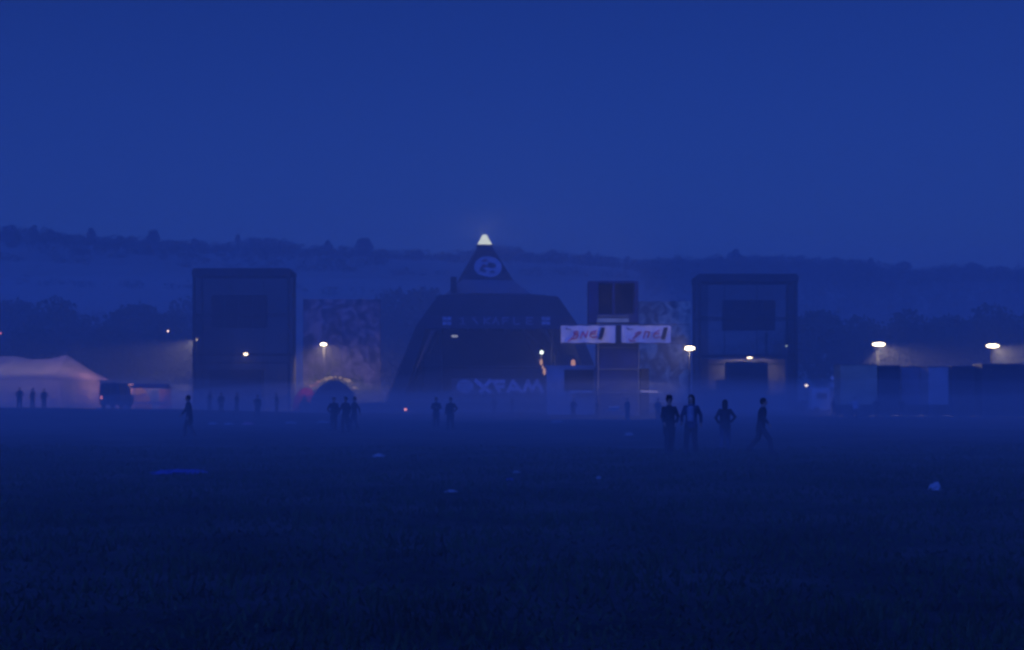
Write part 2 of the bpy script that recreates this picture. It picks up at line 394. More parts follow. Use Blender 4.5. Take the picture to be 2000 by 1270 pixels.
# round emblem on the cap
zc = 20.35; yo = -(hw(zc) + 0.62)
tilt = math.atan2(HB, AP)
def disc(r1, r2, y, seg=36, t=0.06, cx=0, cz=0):
    return MB().prism([(cx + r1*math.cos(2*math.pi*k/seg), cz + r2*math.sin(2*math.pi*k/seg)) for k in range(seg)], y-t, y)
em = disc(1.98, 1.62, 0).build('emblem_disc', mat('emblem_white', (0.34, 0.34, 0.38), 0.8, 0.2, 1), stage)
em.location = (0.12, yo, zc); em.rotation_euler = (-tilt*0.6, 0, R(-3))
for (cx, cz, a, b, cc) in ((0.45, 0.25, 0.62, 0.5, 0), (-0.95, -0.35, 0.3, 0.34, 0), (-0.55, -0.62, 0.35, 0.22, 0), (0.6, -0.75, 0.42, 0.18, 0), (-0.55, 0.15, 0.35, 0.3, 1), (-0.45, 0.95, 0.45, 0.18, 1)):
    poly = [(cx + a*(1+0.22*math.sin(3*t+cx*5))*math.cos(t), cz + b*(1+0.2*math.cos(2*t+cz*4))*math.sin(t)) for t in [2*math.pi*k/18 for k in range(18)]]
    MB().prism(poly, -0.075 - 0.004*cc, -0.062).build('emblem_patch', mat('emblem_red', (.2,.05,.07), .9, .2, 3) if cc else darkcloth, em)
# canopy reaching forward over the opening
def ring(z, w0, w1, y0, y1, cx=0): return [(cx-w0, y0, z), (cx+w0, y0, z), (cx+w1, y1, z), (cx-w1, y1, z)]
cf = -17.0
cz0_ = local_z(637, 970, cf); cz1_ = local_z(578, 970, cf+1.6)
MB().hexa([(local_x(813, cf), cf, cz0_), (local_x(1131, cf), cf, cz0_), (9.0, -4, cz0_), (-9.0, -4, cz0_)],
          [(local_x(856, cf+1.6), cf+1.6, cz1_), (local_x(1090, cf+1.6), cf+1.6, cz1_), (6.4, -4, cz1_+.25), (-6.4, -4, cz1_+.25)]).build('canopy', roofcloth, stage)
MB().hexa([(local_x(857, cf+1.7), cf+1.7, cz1_+.003), (local_x(1088, cf+1.7), cf+1.7, cz1_+.003), (6.4, -4, cz1_+.26), (-6.4, -4, cz1_+.26)],
          [(-4, cf+2.6, cz1_+.4), (4, cf+2.6, cz1_+.4), (4, -4.5, cz1_+.55), (-4, -4.5, cz1_+.55)]).build('canopy_crown', roofcloth, stage)
MB().prism([(local_x(812, cf), cz0_-.4), (local_x(1132, cf), cz0_-.4), (local_x(1130, cf), cz0_), (local_x(1116, cf), local_z(617, 970, cf)), (local_x(829, cf), local_z(617, 970, cf)), (local_x(814, cf), cz0_)], cf-0.12, cf-0.02).build('fascia', mat('fascia_dark', (0.03, 0.03, 0.05), 0.9, 0.2, 1), stage)
# fascia marks: four-square blocks at both ends and faint letter shapes between
faded = mat('faded_lettering', (0.42, 0.42, 0.5), 0.9, 0.3, 2.5)
fainter = mat('fainter_lettering', (0.24, 0.24, 0.3), 0.9, 0.4, 2.5)
yf = cf - 0.125
for cpx in (873, 1066):
    cx = local_x(cpx, yf); cz = local_z(627, cpx, yf)
    mb = MB().box(cx-.04, cx+.04, yf-.012, yf-.002, cz-.45, cz+.45)
    for dx in (-0.33, 0.33):
        for dz in (-0.32, 0.32): mb.prism([(cx+dx-.25, cz+dz-.22), (cx+dx+.25, cz+dz-.22), (cx+dx+.25, cz+dz+.22), (cx+dx-.25, cz+dz+.22)], yf-0.03, yf-.013)
    mb.build('fascia_block', faded, stage)
LET = [(904, [[(.5,0),(.5,1)],[(.1,.9),(.5,.8)],[(.1,0),(.9,0)]]), (928, [[(.1,.9),(.5,.5),(.9,.05)],[(0,.95),(.5,.95)]]), (952, [[(0,0),(0,1)],[(0,.5),(.9,1)],[(0,.5),(.9,0)]]),
  (968, [[(0,0),(.5,1),(1,0)],[(.2,.35),(.8,.35)]]), (988, [[(0,0),(0,1),(.9,1)],[(0,.5),(.7,.5)]]), (1010, [[(0,1),(0,0),(.9,0)]]), (1035, [[(.9,1),(0,1),(0,0),(.9,0)],[(0,.5),(.7,.5)]])]
for cpx, st in LET:
    cx = local_x(cpx, yf); cz = local_z(627, cpx, yf); mb = MB()
    for q in st: mb.stroke([(cx-.42+.84*u, cz-.42+.84*v) for u, v in q], 0.22, yf-.004, 0.03)
    mb.build('fascia_letter', fainter, stage)
# wing flaps from the canopy ends down to the ground
for s in (-1, 1):
    MB().hexa([(s*15.4, cf+2, 0.2), (s*13.4, cf+2, 0.2), (s*13.4, -8, 0.2), (s*15.4, -8, 0.2)],
              [((local_x(813, cf) if s < 0 else local_x(1131, cf)), cf+0.1, cz0_-.02), ((local_x(834, cf) if s < 0 else local_x(1110, cf)), cf+0.1, cz0_-.02), (s*8.2, -5, cz0_-.02), (s*9.6, -5, cz0_-.02)]).build('side_flap', darkcloth, stage)
    m = MB()
    m.tube([(s*7.6, -12.3, 2.4), (s*7.6, -12.3, 12.2)], 0.22, 8); m.build('lighting_truss', blacksteel, stage)
    m = MB()
    for k in range(3): m.box(s*8.9-1.2, s*8.9+1.2, -14.6, -13.2, 2.45+k*1.7, 4.1+k*1.7)
    m.build('side_fill_speaker', blackbox, stage)
# dark slanting pole left of the upper cladding
MB().box(-5.6, -4.8, -6.6, -6.0, 16.4, 18.6).build('winch_box', blacksteel, stage)
MB().box(-13.2, 13.2, -15, 11, 0.1, 2.4).build('deck', darkcloth, stage)
m = MB()
for k in range(6): m.tube([(-6.5+k*2.6, -11+0.2*k, 11.3), (-6.5+k*2.6, -11+0.2*k, 10.8)], [0.22, 0.3], 8)
m.tube([(-7.6, -11, 11.5), (7.6, -11, 11.5)], 0.15, 6); m.build('lamp_bar', blacksteel, stage)
MB().box(-0.4, 0.4, -0.2, 0.2, 0, 0.3).build('ceiling_lamp', emit('dim_lamp', (0.8, 0.85, 1.0), 0.42), stage).location = (local_x(888, -12.5), -12.5, local_z(659, 888, -12.5))
m = MB(); m.tube([(0,0,0),(0,0,5.4)], 0.07, 6); m.box(-.5,.5,-.4,.4,0,1.2)
pl = m.build('lamp_stand', blacksteel, stage); pl.location = (local_x(1058, -14), -14.0, 2.4)
MB().ell((0,0,5.5), (.26,.26,.26)).build('bulb', emit('bulb_white', (0.85, 1, 0.85), 3.2), pl)
MB().ell((-.15,-.45,4.15), (.2,.2,.42)).ell((.05,-.45,3.5), (.14,.14,.25)).ell((.28,-.45,2.9), (.2,.2,.5)).build('amber_lamps', emit('bulb_amber', (1, 0.55, 0.35), 0.7), pl)
light(stage, 'POINT', (local_x(1058, -14.8), -14.8, 7.6), 120, (1, .9, .75), 0.3)
# banner on the stage lip: a globe emblem and four letters
bn = empty('stage_banner', (SX, SY, 0), 'dark banner along the stage front with a pale globe emblem and letters XFAM', 'banner', rz=SA)
ltr = mat('banner_lettering', (0.6, 0.56, 0.66), 0.9, 0.2, 1.5)
y0 = -15.35; SC = 202/ F * 0.985; bx = lambda px: local_x(px, y0)
z0, z1 = local_z(767, 975, y0), local_z(743, 975, y0)
MB().box(bx(882), bx(1070), y0, y0+0.08, z0-0.25, z1+0.25).build('cloth', darkcloth, bn)
def B(px, f): return (bx(px), z0 + (z1-z0)*f)
for nm, sts, w in (('letter', [[B(929,.97), B(957,.03)], [B(957,.97), B(938,.03)]], .52), ('letter', [[B(965,.9), B(975,.08)], [B(964,.9), B(984,.9)], [B(971,.5), B(983,.5)]], .5),
                   ('letter', [[B(992,.05), B(1002,.95), B(1018,.05)], [B(996,.3), B(1013,.3)]], .46), ('letter', [[B(1023,.05), B(1031,.95), B(1039,.2), B(1049,.95), B(1059,.05)]], .5)):
    m = MB()
    for q in sts: m.stroke(q, w, y0-0.002, 0.02)
    m.build(nm, ltr, bn)
gc = bx(908); gw = 1.15; zg = (z0+z1)/2
gl = MB().prism([(gc + gw*math.cos(t), zg + .92*math.sin(t)) for t in [2*math.pi*k/28 for k in range(28)]], y0-0.022, y0-0.002).build('globe_emblem', mat('emblem_grey', (0.42, 0.44, 0.5), 0.9, 0.2, 1.5), bn)
m = MB()
for dz in (-.45, 0, .45): m.stroke([(gc-.85, zg+dz), (gc+.85, zg+dz)], .07, y0-0.023, .01)
m.build('emblem_line', darkcloth, gl)

# ------------------------------------------------------------------ loudspeaker towers
def floodlight(loc, aim, power, label, lamp_w=0.5, post=None, group='floodlights on poles', strength=25, angle=165, col=(1, 0.78, 0.52), blend=0.5):
    x, y, z = loc; g0 = gz(x, y)
    f = empty('floodlight', (x, y, g0), label, 'floodlight', group)
    hz_ = z - g0
    if post != 'none': MB().tube([(0, .25, 0), (0, .25, hz_+.15)], [.06, .045], 8).build('pole', blacksteel, f)
    a = Vector(aim).normalized(); r = Vector((-a.y, a.x, 0)).normalized() if abs(a.z) < .99 else Vector((1,0,0))
    hd = MB().box(-lamp_w*1.1, lamp_w*1.1, 0.02, .22, -.02, .36).build('housing', blacksteel, f); hd.location = (0, 0, hz_)
    MB().ell((0, 0, .16), (lamp_w, .1, .165), 24, 13).build('lens', emit('lens_glow', (1, .78, .5), strength), f).location = (0, -.1, hz_)
    light(f, 'SPOT', (0, -.35, hz_ + .1), power, col, 0.25, aim, angle, blend)
    return f

def tower(name, x0, x1, y0, dep, top, label, mats, cluster, plat, name2=None):
    t = empty(name, ((x0+x1)/2, y0, 0), label, 'scaffold tower', 'loudspeaker towers either side of the stage')
    w = (x1-x0)/2; scr, inner, side = mats
    m = MB()
    for sx in (-1, 1):
        for yy in (0.15, dep-.15): m.tube([(sx*(w-.25), yy, 0), (sx*(w-.25), yy, top-.3)], 0.17, 8)
    for z in (2, top*0.34, top*.68, top-.35):
        for yy in (.15, dep-.15): m.tube([(-w+.25, yy, z), (w-.25, yy, z)], .09, 6)
        for sx in (-1, 1): m.tube([(sx*(w-.25), .15, z), (sx*(w-.25), dep-.15, z)], .09, 6)
    for xx in (-w/3, w/3):
        m.tube([(xx, dep-.15, 0), (xx, dep-.15, top-.3)], .07, 6)
    m.build('scaffold', blacksteel, t)
    r = .45; pts = [(-w-.08, top-1.0), (w+.08, top-1.0), (w+.08, top-.35), (w-.2, top), (-w+.2, top), (-w-.08, top-.35)]
    MB().prism(pts, -.1, dep+.1).build('roof', roofcloth, t)
    MB().box(-w, w, -.02, 0.0, .3, top-1.02).build('front_scrim', scr, t)
    MB().box(-w, w, dep, dep+.02, .3, top-1.02).build('rear_scrim', inner, t)
    for sx in (-1, 1): MB().box(*sorted((sx*w, sx*(w+.02))), .02, dep-.02, .3, top-1.02).build('side_scrim', side, t)
    MB().box(-w+.3, w-.3, .4, dep-.4, plat-.18, plat+.12).build('platform', blackbox, t)
    cx0, cx1, cz0, cz1 = cluster
    nc, nr = 4, 3; dx = (cx1-cx0)/nc; dz = (cz1-cz0)/nr
    for i in range(nc):
        for j in range(nr):
            MB().box(cx0+i*dx+.03, cx0+(i+1)*dx-.03, .9, 2.2, cz0+j*dz+.03, cz0+(j+1)*dz-.03).build('loudspeaker', blackbox, t)
    return t, w
DL = 192
LX0, LX1 = wx(376, DL), wx(567, DL); LT = wz(524, DL)
tL, wL = tower('speaker_tower', LX0, LX1, DL, 5, LT, 'tall dark square tower wrapped in near-opaque black mesh, left of the stage', (scrim_dense, scrim_dense, scrim_dense), (-4.3, 3.2, wz(640, DL), wz(575, DL)), wz(691, DL))
RX0, RX1 = wx(1363, DL), wx(1558, DL); RT_ = wz(535, DL)
tR, wR = tower('speaker_tower', RX0, RX1, DL, 6, RT_, 'see-through scaffold tower with thin mesh and a dark speaker block, right of the stage', (scrim_sheer, scrim_sheer, scrim_open), (-3.2, 3.9, wz(645, DL), wz(585, DL)), wz(694, DL))
MB().box(.4*wR, .45*wR, 2.0, 2.2, wz(692, DL), wz(648, DL)).build('hanging_chain', blacksteel, tR)
m = MB()
zb = wz(760, DL); f_ = lambda px: wx(px, DL) - (RX0+RX1)/2
m.box(f_(1422), f_(1503), 1, 3, 0, wz(706, DL)); m.box(f_(1405), f_(1421.5), 1, 3, 0, wz(742, DL)); m.box(f_(1380), f_(1404.5), 1, 3, 0, wz(760, DL))
m.build('bass_stack', blackbox, tR)
MB().box(-wR+.6, wR-.6, 5.6, 5.7, wz(772, DL), wz(700, DL)).build('backdrop', mat('canvas_backdrop', (.24,.23,.27), .9, .25, .4), tR)
for sx in (-1, 1): MB().box(*sorted((sx*(wR-1.45), sx*(wR-.05))), .3, 1.2, 0, RT_-1.1).build('corner_sheeting', scrim_open, tR)
MB().box(-4.5, 2.5, 1, 3, 0, wz(722, DL)).build('bass_stack', blackbox, tL)
# small work lamps in the towers
def work_lamp(px, py, D, label, power=120, strength=14, w=.28, aim=(0, -.4, -1)):
    x, z = wx(px, D), wz(py, D)
    f = empty('work_lamp', (x, D, z), label, 'lamp', 'work lamps hung on scaffolding')
    MB().box(-w*1.3, w*1.3, .1, .3, -.12, .2).tube([(0, .2, .2), (0, .2, 0.5)], .03, 6).build('housing', blacksteel, f)
    MB().ell((0, -.03, 0), (w, .12, .15)).build('lens', emit('work_glow', (1, .76, .48), strength), f)
    light(f, 'SPOT', (0, -.3, -.1), power, (1, .8, .6), .15, aim, 160, .6)
work_lamp(480, 692, DL-.35, 'small bright work lamp halfway up the dark left tower', 240, 9, aim=(0, -1, -.5))
work_lamp(1464, 698, DL+3.4, 'bright work lamp above the speaker stack in the right tower', 450, 16, .36, aim=(0, .75, -.45))
floodlight((wx(1347, 125), 125, wz(684, 125)), (-1, .45, -.12), 1300, 'bright floodlight by the right end of the banner rail, before the right tower', .42, strength=40)
floodlight((wx(384, 199), 199, wz(666, 199)), (-1, 0, -1.05), 5000, 'floodlight tucked behind the left tower, only its beam showing to the left', .22, strength=3, angle=96, blend=.3)
floodlight((wx(632, 197), 197, wz(675, 197)), (.1, .6, -1.0), 5500, 'floodlight on a pole before the mottled screen, between left tower and stage', .45, strength=16, col=(1, .72, .5))
floodlight((wx(1716, 142), 142, wz(676, 142)), (.3, -.35, -.9), 3200, 'bright floodlight above the long low trailers, left one of the right pair', .62, strength=30, angle=135)
floodlight((wx(1938, 142), 142, wz(679, 142)), (1, -.1, -1.0), 5600, 'rightmost bright floodlight, its beam spilling to the right edge', .62, strength=30, angle=104, blend=.25)
def tiny_lamp(px, py, D, col, st, label, r=.12, post=True, rad=None):
    x, z = wx(px, D), wz(py, D); g0 = gz(x, D)
    f = empty('small_lamp', (x, D, g0), label, 'lamp')
    MB().tube([(0, 0, 0), (0, 0, z-g0-r)], .04, 6).build('post', steel, f)
    MB().ell((0, 0, z-g0), (r*1.2, r, r)).build('bulb', emit('tiny_glow', col, st), f)
tiny_lamp(328, 647, 250, (1, .7, .6), 3.0, 'tiny distant light between the trees left of the left tower', .16)
tiny_lamp(1, 651, 240, (1, .2, .15), 2.0, 'tiny red light at the left edge above the marquee', .14)
tiny_lamp(792, 800, 150, (1, .35, .3), 3.2, 'small red lantern low in the field left of the standing couple', .13)
tiny_lamp(1536, 676, 190, (.8, 1, .9), .5, 'faint greenish bulb inside the right post of the right tower', .12)

# ------------------------------------------------------------------ mixing tower with banners
DM = 132; fx = lambda px: wx(px, DM); fz = lambda py: wz(py, DM)
mt = empty('mixing_tower', (0, DM, 0), 'narrow mixing tower in the field topped by a dark cabin with two openings', 'scaffold tower')
bluetarp = mat('blue_tarpaulin', (0.012, 0.028, 0.11), 0.7, 0.3, 0.8, bump=.4)
m = MB(); x0, x1 = fx(1150), fx(1247)
m.box(x0, x0+.9, 0, 2.6, fz(630), fz(549)); m.box(x1-.35, x1, 0, 2.6, fz(630), fz(549)); m.box(x0+.9, x1-.35, 0, 2.6, fz(553), fz(549)+.02); m.box(x0+.9, x1-.35, 0, 2.6, fz(630), fz(613))
m.box(x0+2.2, x0+2.42, 0.02, .3, fz(613), fz(553))
m.build('cabin', bluetarp, mt)
MB().box(x0+.9, x1-.35, 2.0, 2.1, fz(613), fz(553)).build('cabin_back', blackbox, mt)
MB().box(x0+.75, x1-.9, -.12, -.02, fz(620), fz(615)).build('rail_board', palecloth, mt)
MB().box(x0+.75, x1-.9, -.16, -.02, fz(630), fz(622)).build('rail_board', mat('pale_board', (.28, .36, .36), .8, .25, 2), mt)
m = MB()
for xx in (fx(1168), fx(1247)):
    for yy in (.1, 2.5): m.tube([(xx, yy, 0), (xx, yy, fz(630))], .07, 8)
for z in (2.2, 4.4, 6.4):
    for yy in (.1, 2.5): m.tube([(fx(1168), yy, z), (fx(1247), yy, z)], .05, 6)
m.build('scaffold', steel, mt)
MB().box(fx(1166), fx(1249), .25, 2.4, .1, fz(668)).build('side_sheeting', bluetarp, mt)
MB().box(fx(1203), fx(1212), -.5, -.1, fz(672), fz(636)).build('control_box', blackbox, mt)
m = MB(); m.tube([(fx(1094), -.1, fz(635)), (fx(1345), -.1, fz(634))], .05, 6); m.tube([(fx(1094), -.1, fz(671)), (fx(1345), -.1, fz(671))], .05, 6)
m.tube([(fx(1168), -.1, fz(671)), (fx(1168), -.1, fz(630))], .06, 6); m.build('banner_rail', steel, mt)
MB().box(fx(1252), fx(1268), .2, 2.2, 0.05, fz(720)).build('speaker_stack', blackbox, mt)
MB().box(fx(1250), fx(1284), -.3, .1, fz(767), fz(763)).build('shelf_board', white, mt)
def vbanner(pxa, pxb, label, var):
    b = empty('banner', (0, DM-.45, 0), label, 'banner', 'white banners on the mixing tower rail')
    xa, xb = fx(pxa), fx(pxb); za, zb = fz(670), fz(637); nn = 24
    m = MB(); W_ = xb-xa
    yw = lambda t: .05*math.sin(t*9+var) + .03*math.sin(t*23)
    top = [(xa+W_*k/nn, yw(k/nn), zb + .03*math.sin(k*.9+var)) for k in range(nn+1)]; bot = [(xa+W_*k/nn, yw(k/nn)*1.3, za+.03*math.sin(k*.7+var)) for k in range(nn+1)]
    m.v = top + bot + [(p[0], p[1]+.02, p[2]) for p in top+bot]; q = nn+1
    m.f = [(k, k+1, q+k+1, q+k) for k in range(nn)] + [(2*q+k, 3*q+k, 3*q+k+1, 2*q+k+1) for k in range(nn)]
    m.build('cloth', whitecloth, b)
    P = lambda u, v: (xa + u*4.9, za + v*(zb-za)); yy = -.13
    if var < 1:
        sc = [[(.20,.20),(.25,.42),(.33,.62),(.28,.68),(.24,.58),(.32,.45),(.30,.30),(.24,.22)], [(.37,.25),(.42,.66),(.47,.30),(.51,.70)], [(.68,.70),(.57,.60),(.55,.40),(.60,.30),(.69,.36)], [(.56,.50),(.67,.54)], [(.14,.08),(.22,.30)]]
        bar = (.60, .70); 
    else:
        sc = [[(.20,.25),(.28,.40),(.36,.64),(.28,.60),(.25,.45)], [(.40,.25),(.44,.66),(.52,.62)], [(.52,.62),(.48,.30)], [(.70,.72),(.62,.58),(.59,.38),(.64,.28),(.72,.34)], [(.60,.50),(.70,.54)], [(.13,.20),(.16,.10),(.25,.12)]]
    m = MB()
    for q_ in sc: m.stroke([P(*a) for a in q_], .085, yy, .012)
    m.build('brushed_lettering', redink, b)
    u = .70 if var < 1 else .73
    MB().prism([P(u,.20), P(u+.075,.20), P(u+.135,.90), P(u+.06,.90)], yy-.016, yy-.002).build('black_bar', blackink, b)
    m = MB()
    m.stroke([P(.09,.88), P(.14,.80)], .08, yy, .01); m.stroke([P(.10,.80), P(.20,.79)], .06, yy, .01)
    m.build('small_print', mat('grey_ink', (.15,.14,.22), .9, .2, 3), b)
vbanner(1095, 1201, 'white banner with red brushed letters and black bar, left of the control box', 0.3)
vbanner(1214, 1309, 'white banner with red brushed letters and black bar, right of the control box', 1.7)

# pale cabin left of the mixing tower
DC = 140; cx_ = lambda px: wx(px, DC); cz_ = lambda py: wz(py, DC)
cabinp = mat('cabin_paint', (.34,.36,.4), .7, .15, 1)
cb = empty('site_cabin', (0, DC, 0), 'pale flat-roofed cabin with a wide dark hatch left of the mixing tower', 'cabin')
m = MB(); a, b, t = cx_(1068), cx_(1160), cz_(717)
m.box(a, cx_(1102), 0, 2.6, .1, t); m.box(cx_(1102), b, 0, 2.6, cz_(722), t); m.box(cx_(1102), b, 0, 2.6, .1, cz_(764)); m.box(cx_(1102), b, 2.4, 2.6, cz_(764), cz_(722))
m.build('body', cabinp, cb)
MB().box(a-.1, b+.1, -.1, 2.7, t+.003, t+.14).build('roof', cabinp, cb)
MB().box(cx_(1102)+.01, b-.01, .4, .5, cz_(764), cz_(722)).build('hatch', blackbox, cb)
MB().box(cx_(1114), cx_(1156), -.5, -.01, cz_(768), cz_(763)).build('counter', white, cb)
x = cx_(1120)
bl = empty('lantern', (x, DC+.6, t+.143), 'dull orange lantern standing on the roof of the pale cabin', 'lantern')
MB().tube([(0,0,0),(0,0,.22),(0,0,.5),(0,0,.6)], [.2,.22,.2,.08], 10).build('lamp_glass', emit('lantern_glow', (1,.5,.4), .55), bl)
MB().tube([(0,0,.6),(0,0,.68)], [.16,.05], 10).build('cap', blacksteel, bl)
# folding table with crate in front of the mixing tower
DT = 118
tb = empty('folding_table', (wx(1199, DT), DT, gz(wx(1199, DT), DT)), 'small pale folding table in front of the mixing tower', 'table')
MB().box(-.62, .62, -.35, .35, .72, .77).build('tabletop', white, tb)
for sx in (-.55, .55):
    for sy in (-.3, .3): MB().tube([(sx, sy, 0), (sx, sy, .72)], .02, 6).build('leg', steel, tb)
tc_ = empty('box', (wx(1199, DT), DT, gz(wx(1199, DT), DT)+.772), 'pale open cardboard box standing on the folding table', 'box')
MB().box(-.4,.4,-.22,-.2,0,.32).box(-.4,.4,.2,.22,0,.32).box(-.4,-.38,-.198,.198,0,.32).box(.38,.4,-.198,.198,0,.32).box(-.378,.378,-.198,.198,0,.02).build('walls', mat('card', (.38,.36,.34), .9, .2, 3), tc_)
MB().add([(-.4,-.225,.32),(.4,-.225,.32),(.42,-.42,.22),(-.42,-.42,.22),(-.4,-.235,.31),(.4,-.235,.31),(.42,-.42,.21),(-.42,-.42,.21)], [(0,1,2,3),(4,7,6,5),(0,4,5,1),(1,5,6,2),(2,6,7,3),(3,7,4,0)]).build('flap', white, tc_)

# ------------------------------------------------------------------ marquee and stalls at left
DQ = 176
mq = empty('marquee', (0, DQ, 0.3), 'large white marquee glowing pink inside at the left edge', 'marquee')
canvas = mat('marquee_canvas', (0.55, 0.52, 0.5), 0.9, 0.1, .6, trans=.55, bump=.3)
q = lambda px: wx(px, DQ + 7); z_ = lambda py: wz(py, DQ) - .3
eave = 740; yb = 14
def roofpt(px, v):   # v 0 front eave .. 1 ridge .. 2 back eave
    return None
ridge = [(-230, 712), (-170, 690), (-110, 700), (-70, 700), (-30, 694), (30, 692), (62, 699), (96, 698), (132, 690), (152, 704), (178, 722), (212, 739)]
m = MB(); rows = 5; cols = []
for (px, py) in ridge:
    zr = z_(py); ze = z_(742); end = px >= 178
    col = []
    for k in range(rows + 1):
        t = k / rows
        sag = .35 * math.sin(math.pi * t)
        hwid = 7 * (1 if px < 150 else max(.05, 1 - (px-150)/62*.75))
        zz = ze + (zr - ze) * t - sag * (zr-ze)/3
        col.append((q(px), 7 - hwid * (1 - t), zz))
    for k in range(1, rows + 1):
        a = col[rows - k]; col.append((a[0], 14 - a[1], a[2]))
    cols.append(col)
nr = len(cols[0]); m.v = [p for c in cols for p in c]
m.f = [(i*nr+k, (i+1)*nr+k, (i+1)*nr+k+1, i*nr+k+1) for i in range(len(cols)-1) for k in range(nr-1)]
m.build('roof', canvas, mq, False)
m = MB(); pts = []
for k in range(60):
    px = -230 + k*(435/59); d = 0.12*math.sin(k*1.9)
    hwid = 7 * (1 if px < 150 else max(.05, 1 - (px-150)/62*.75)); pts.append((q(px), 7 - hwid + d))
m.v = [(a, b, z_(742)) for a, b in pts] + [(a+.3*(i/60), b, -.2) for i, (a, b) in enumerate(pts)]
m.f = [(i, i+1, 61+i, 60+i) for i in range(59)]
m.build('wall', canvas, mq, True)
m = MB()
for px in (-170, -70, 30, 132): m.tube([(q(px), 7, -.3), (q(px), 7, z_(691)+.1)], .09, 8)
m.build('king_pole', wood, mq)
m = MB()
for px in range(-200, 210, 45): m.tube([(q(px), 0.1, z_(742)), (q(px)+.2, -3, -.25)], .02, 5)
m.tube([(q(212), 6.5, z_(740)), (q(238), 5, -.3)], .02, 5)
m.build('guy_rope', steel, mq)
for px, pw, cc in ((175, 115, (1, .45, .4)), (110, 105, (1, .68, .56)), (40, 85, (1, .72, .6)), (-60, 60, (1, .7, .6))):
    light(mq, 'POINT', (q(px), 5, 2.2), pw, cc, .4)

# dark van with one red tail lamp
DV = 136
vx = wx(214, DV); vz = gz(vx, DV)
vn = empty('van', (vx, DV, vz), 'dark high-roofed van seen from behind with one red tail lamp glowing', 'van')
vbody = mat('van_paint', (.03,.035,.05), .4, .15, 1, spec=.5)
def vring(z, w): return [(-w, 0, z), (w, 0, z), (w, 4.9 if z < 1.3 else 3.9, z), (-w, 4.9 if z < 1.3 else 3.9, z)]
MB().loft([vring(.35,.98), vring(1.2,1.02), vring(1.32,1.0), vring(2.0,.92), vring(2.35,.72), vring(2.45,.5)]).build('body', vbody, vn)
MB().box(-.62,-.06,-.02,0.0-.002,1.45,1.95).box(.06,.62,-.02,-.002,1.45,1.95).build('rear_window', glassm, vn)
for sx in (-.85, .85):
    for yy in (.9, 3.9):
        w_ = MB().tube([(sx-.12*(1 if sx>0 else -1), yy, .36), (sx+.1*(1 if sx>0 else -1), yy, .36)], .36, 20).build('wheel', rubber, vn)
MB().box(-.95,.95,-.12,-.005,.42,.58).build('bumper', rubber, vn)
MB().box(-.9,-.68,-.05,-.003,.9,1.2).build('tail_lamp', emit('tail_red', (1,.3,.28), 1.1), vn)['label'] = 'lit red tail lamp'
MB().box(.68,.9,-.05,-.003,.9,1.2).build('tail_lamp', mat('tail_off', (.2,.01,.01), .3, .1, 2), vn)

def dome_tent(px, D, w, hh, m_, label, glow=None, group='dome tents behind the field'):
    x = wx(px, D); t = empty('dome_tent', (x, D, gz(x, D)), label, 'tent', group)
    n_, k_ = 20, 8; rings = []
    for i in range(k_):
        ph = i/(k_-.6)*math.pi/2
        rings.append([(w*math.cos(ph)*math.cos(2*math.pi*k/n_)*(1+.03*math.cos(4*2*math.pi*k/n_)), w*.8*math.cos(ph)*math.sin(2*math.pi*k/n_), hh*math.sin(ph)) for k in range(n_)])
    MB().loft(rings).build('canopy', m_, t, True)
    m = MB()
    for s in (-1, 1): m.tube([(w*1.02*math.cos(a)*s*.72, w*.82*math.cos(a)*.72, hh*1.02*math.sin(a)) for a in [math.pi*k/16 for k in range(17)]], .025, 5)
    m.build('tent_pole', steel, t)
    MB().prism([(-.45,.05),(.45,.05),(.3,hh*.6),(0,hh*.72),(-.3,hh*.6)], -w*.83, -w*.8).build('door', darkcloth, t)
    if glow: light(t, 'POINT', (0, 0, hh*.7), glow, (1,.6,.42), .2)
tentwarm = mat('thin_tent_fabric', (.45,.32,.26), .9, .15, 1, trans=.6)
dome_tent(258, 168, 2.3, 3.2, tentwarm, 'small dome tent glowing warm near its top, right of the dark van', 55)
dome_tent(652, 176, 2.9, 3.9, mat('dark_tent_fabric', (.03,.035,.05), .9, .2, 1), 'dark dome tent in front of the lamplit bushes between left tower and stage')
dome_tent(598, 182, 1.7, 3.0, mat('red_tent_fabric', (.45,.05,.07), .9, .15, 1, trans=.4), 'small red tent lit from inside beside the foot of the left tower', 22)
# added glowing blobs on a wire, standing in for lamplit foliage over the dome tent
fl = empty('added_foliage_glow', (wx(648, 180), 180, 0), 'added glowing blobs in place of lamplit foliage, arching over the dark dome tent', 'added glow')
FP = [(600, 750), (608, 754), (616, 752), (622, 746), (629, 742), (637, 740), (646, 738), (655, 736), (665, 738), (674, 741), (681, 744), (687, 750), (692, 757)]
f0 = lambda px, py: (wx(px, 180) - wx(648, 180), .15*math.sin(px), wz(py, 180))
MB().tube([f0(592, 800)] + [f0(px, py-2) for px, py in FP] + [f0(700, 800)], .025, 5).build('added_cable', blacksteel, fl)
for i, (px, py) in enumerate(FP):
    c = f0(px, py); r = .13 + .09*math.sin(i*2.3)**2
    MB().ell(c, (r*1.5, r*.6, r), 10, 7).build('bulb', emit('foliage_patch_glow', ((1, .45, .4) if i < 4 else (1, .68, .5)), .22 + .2*math.sin(i*1.7)**2), fl)  # no real bulbs: each blob glows in place of a lamplit patch of leaves
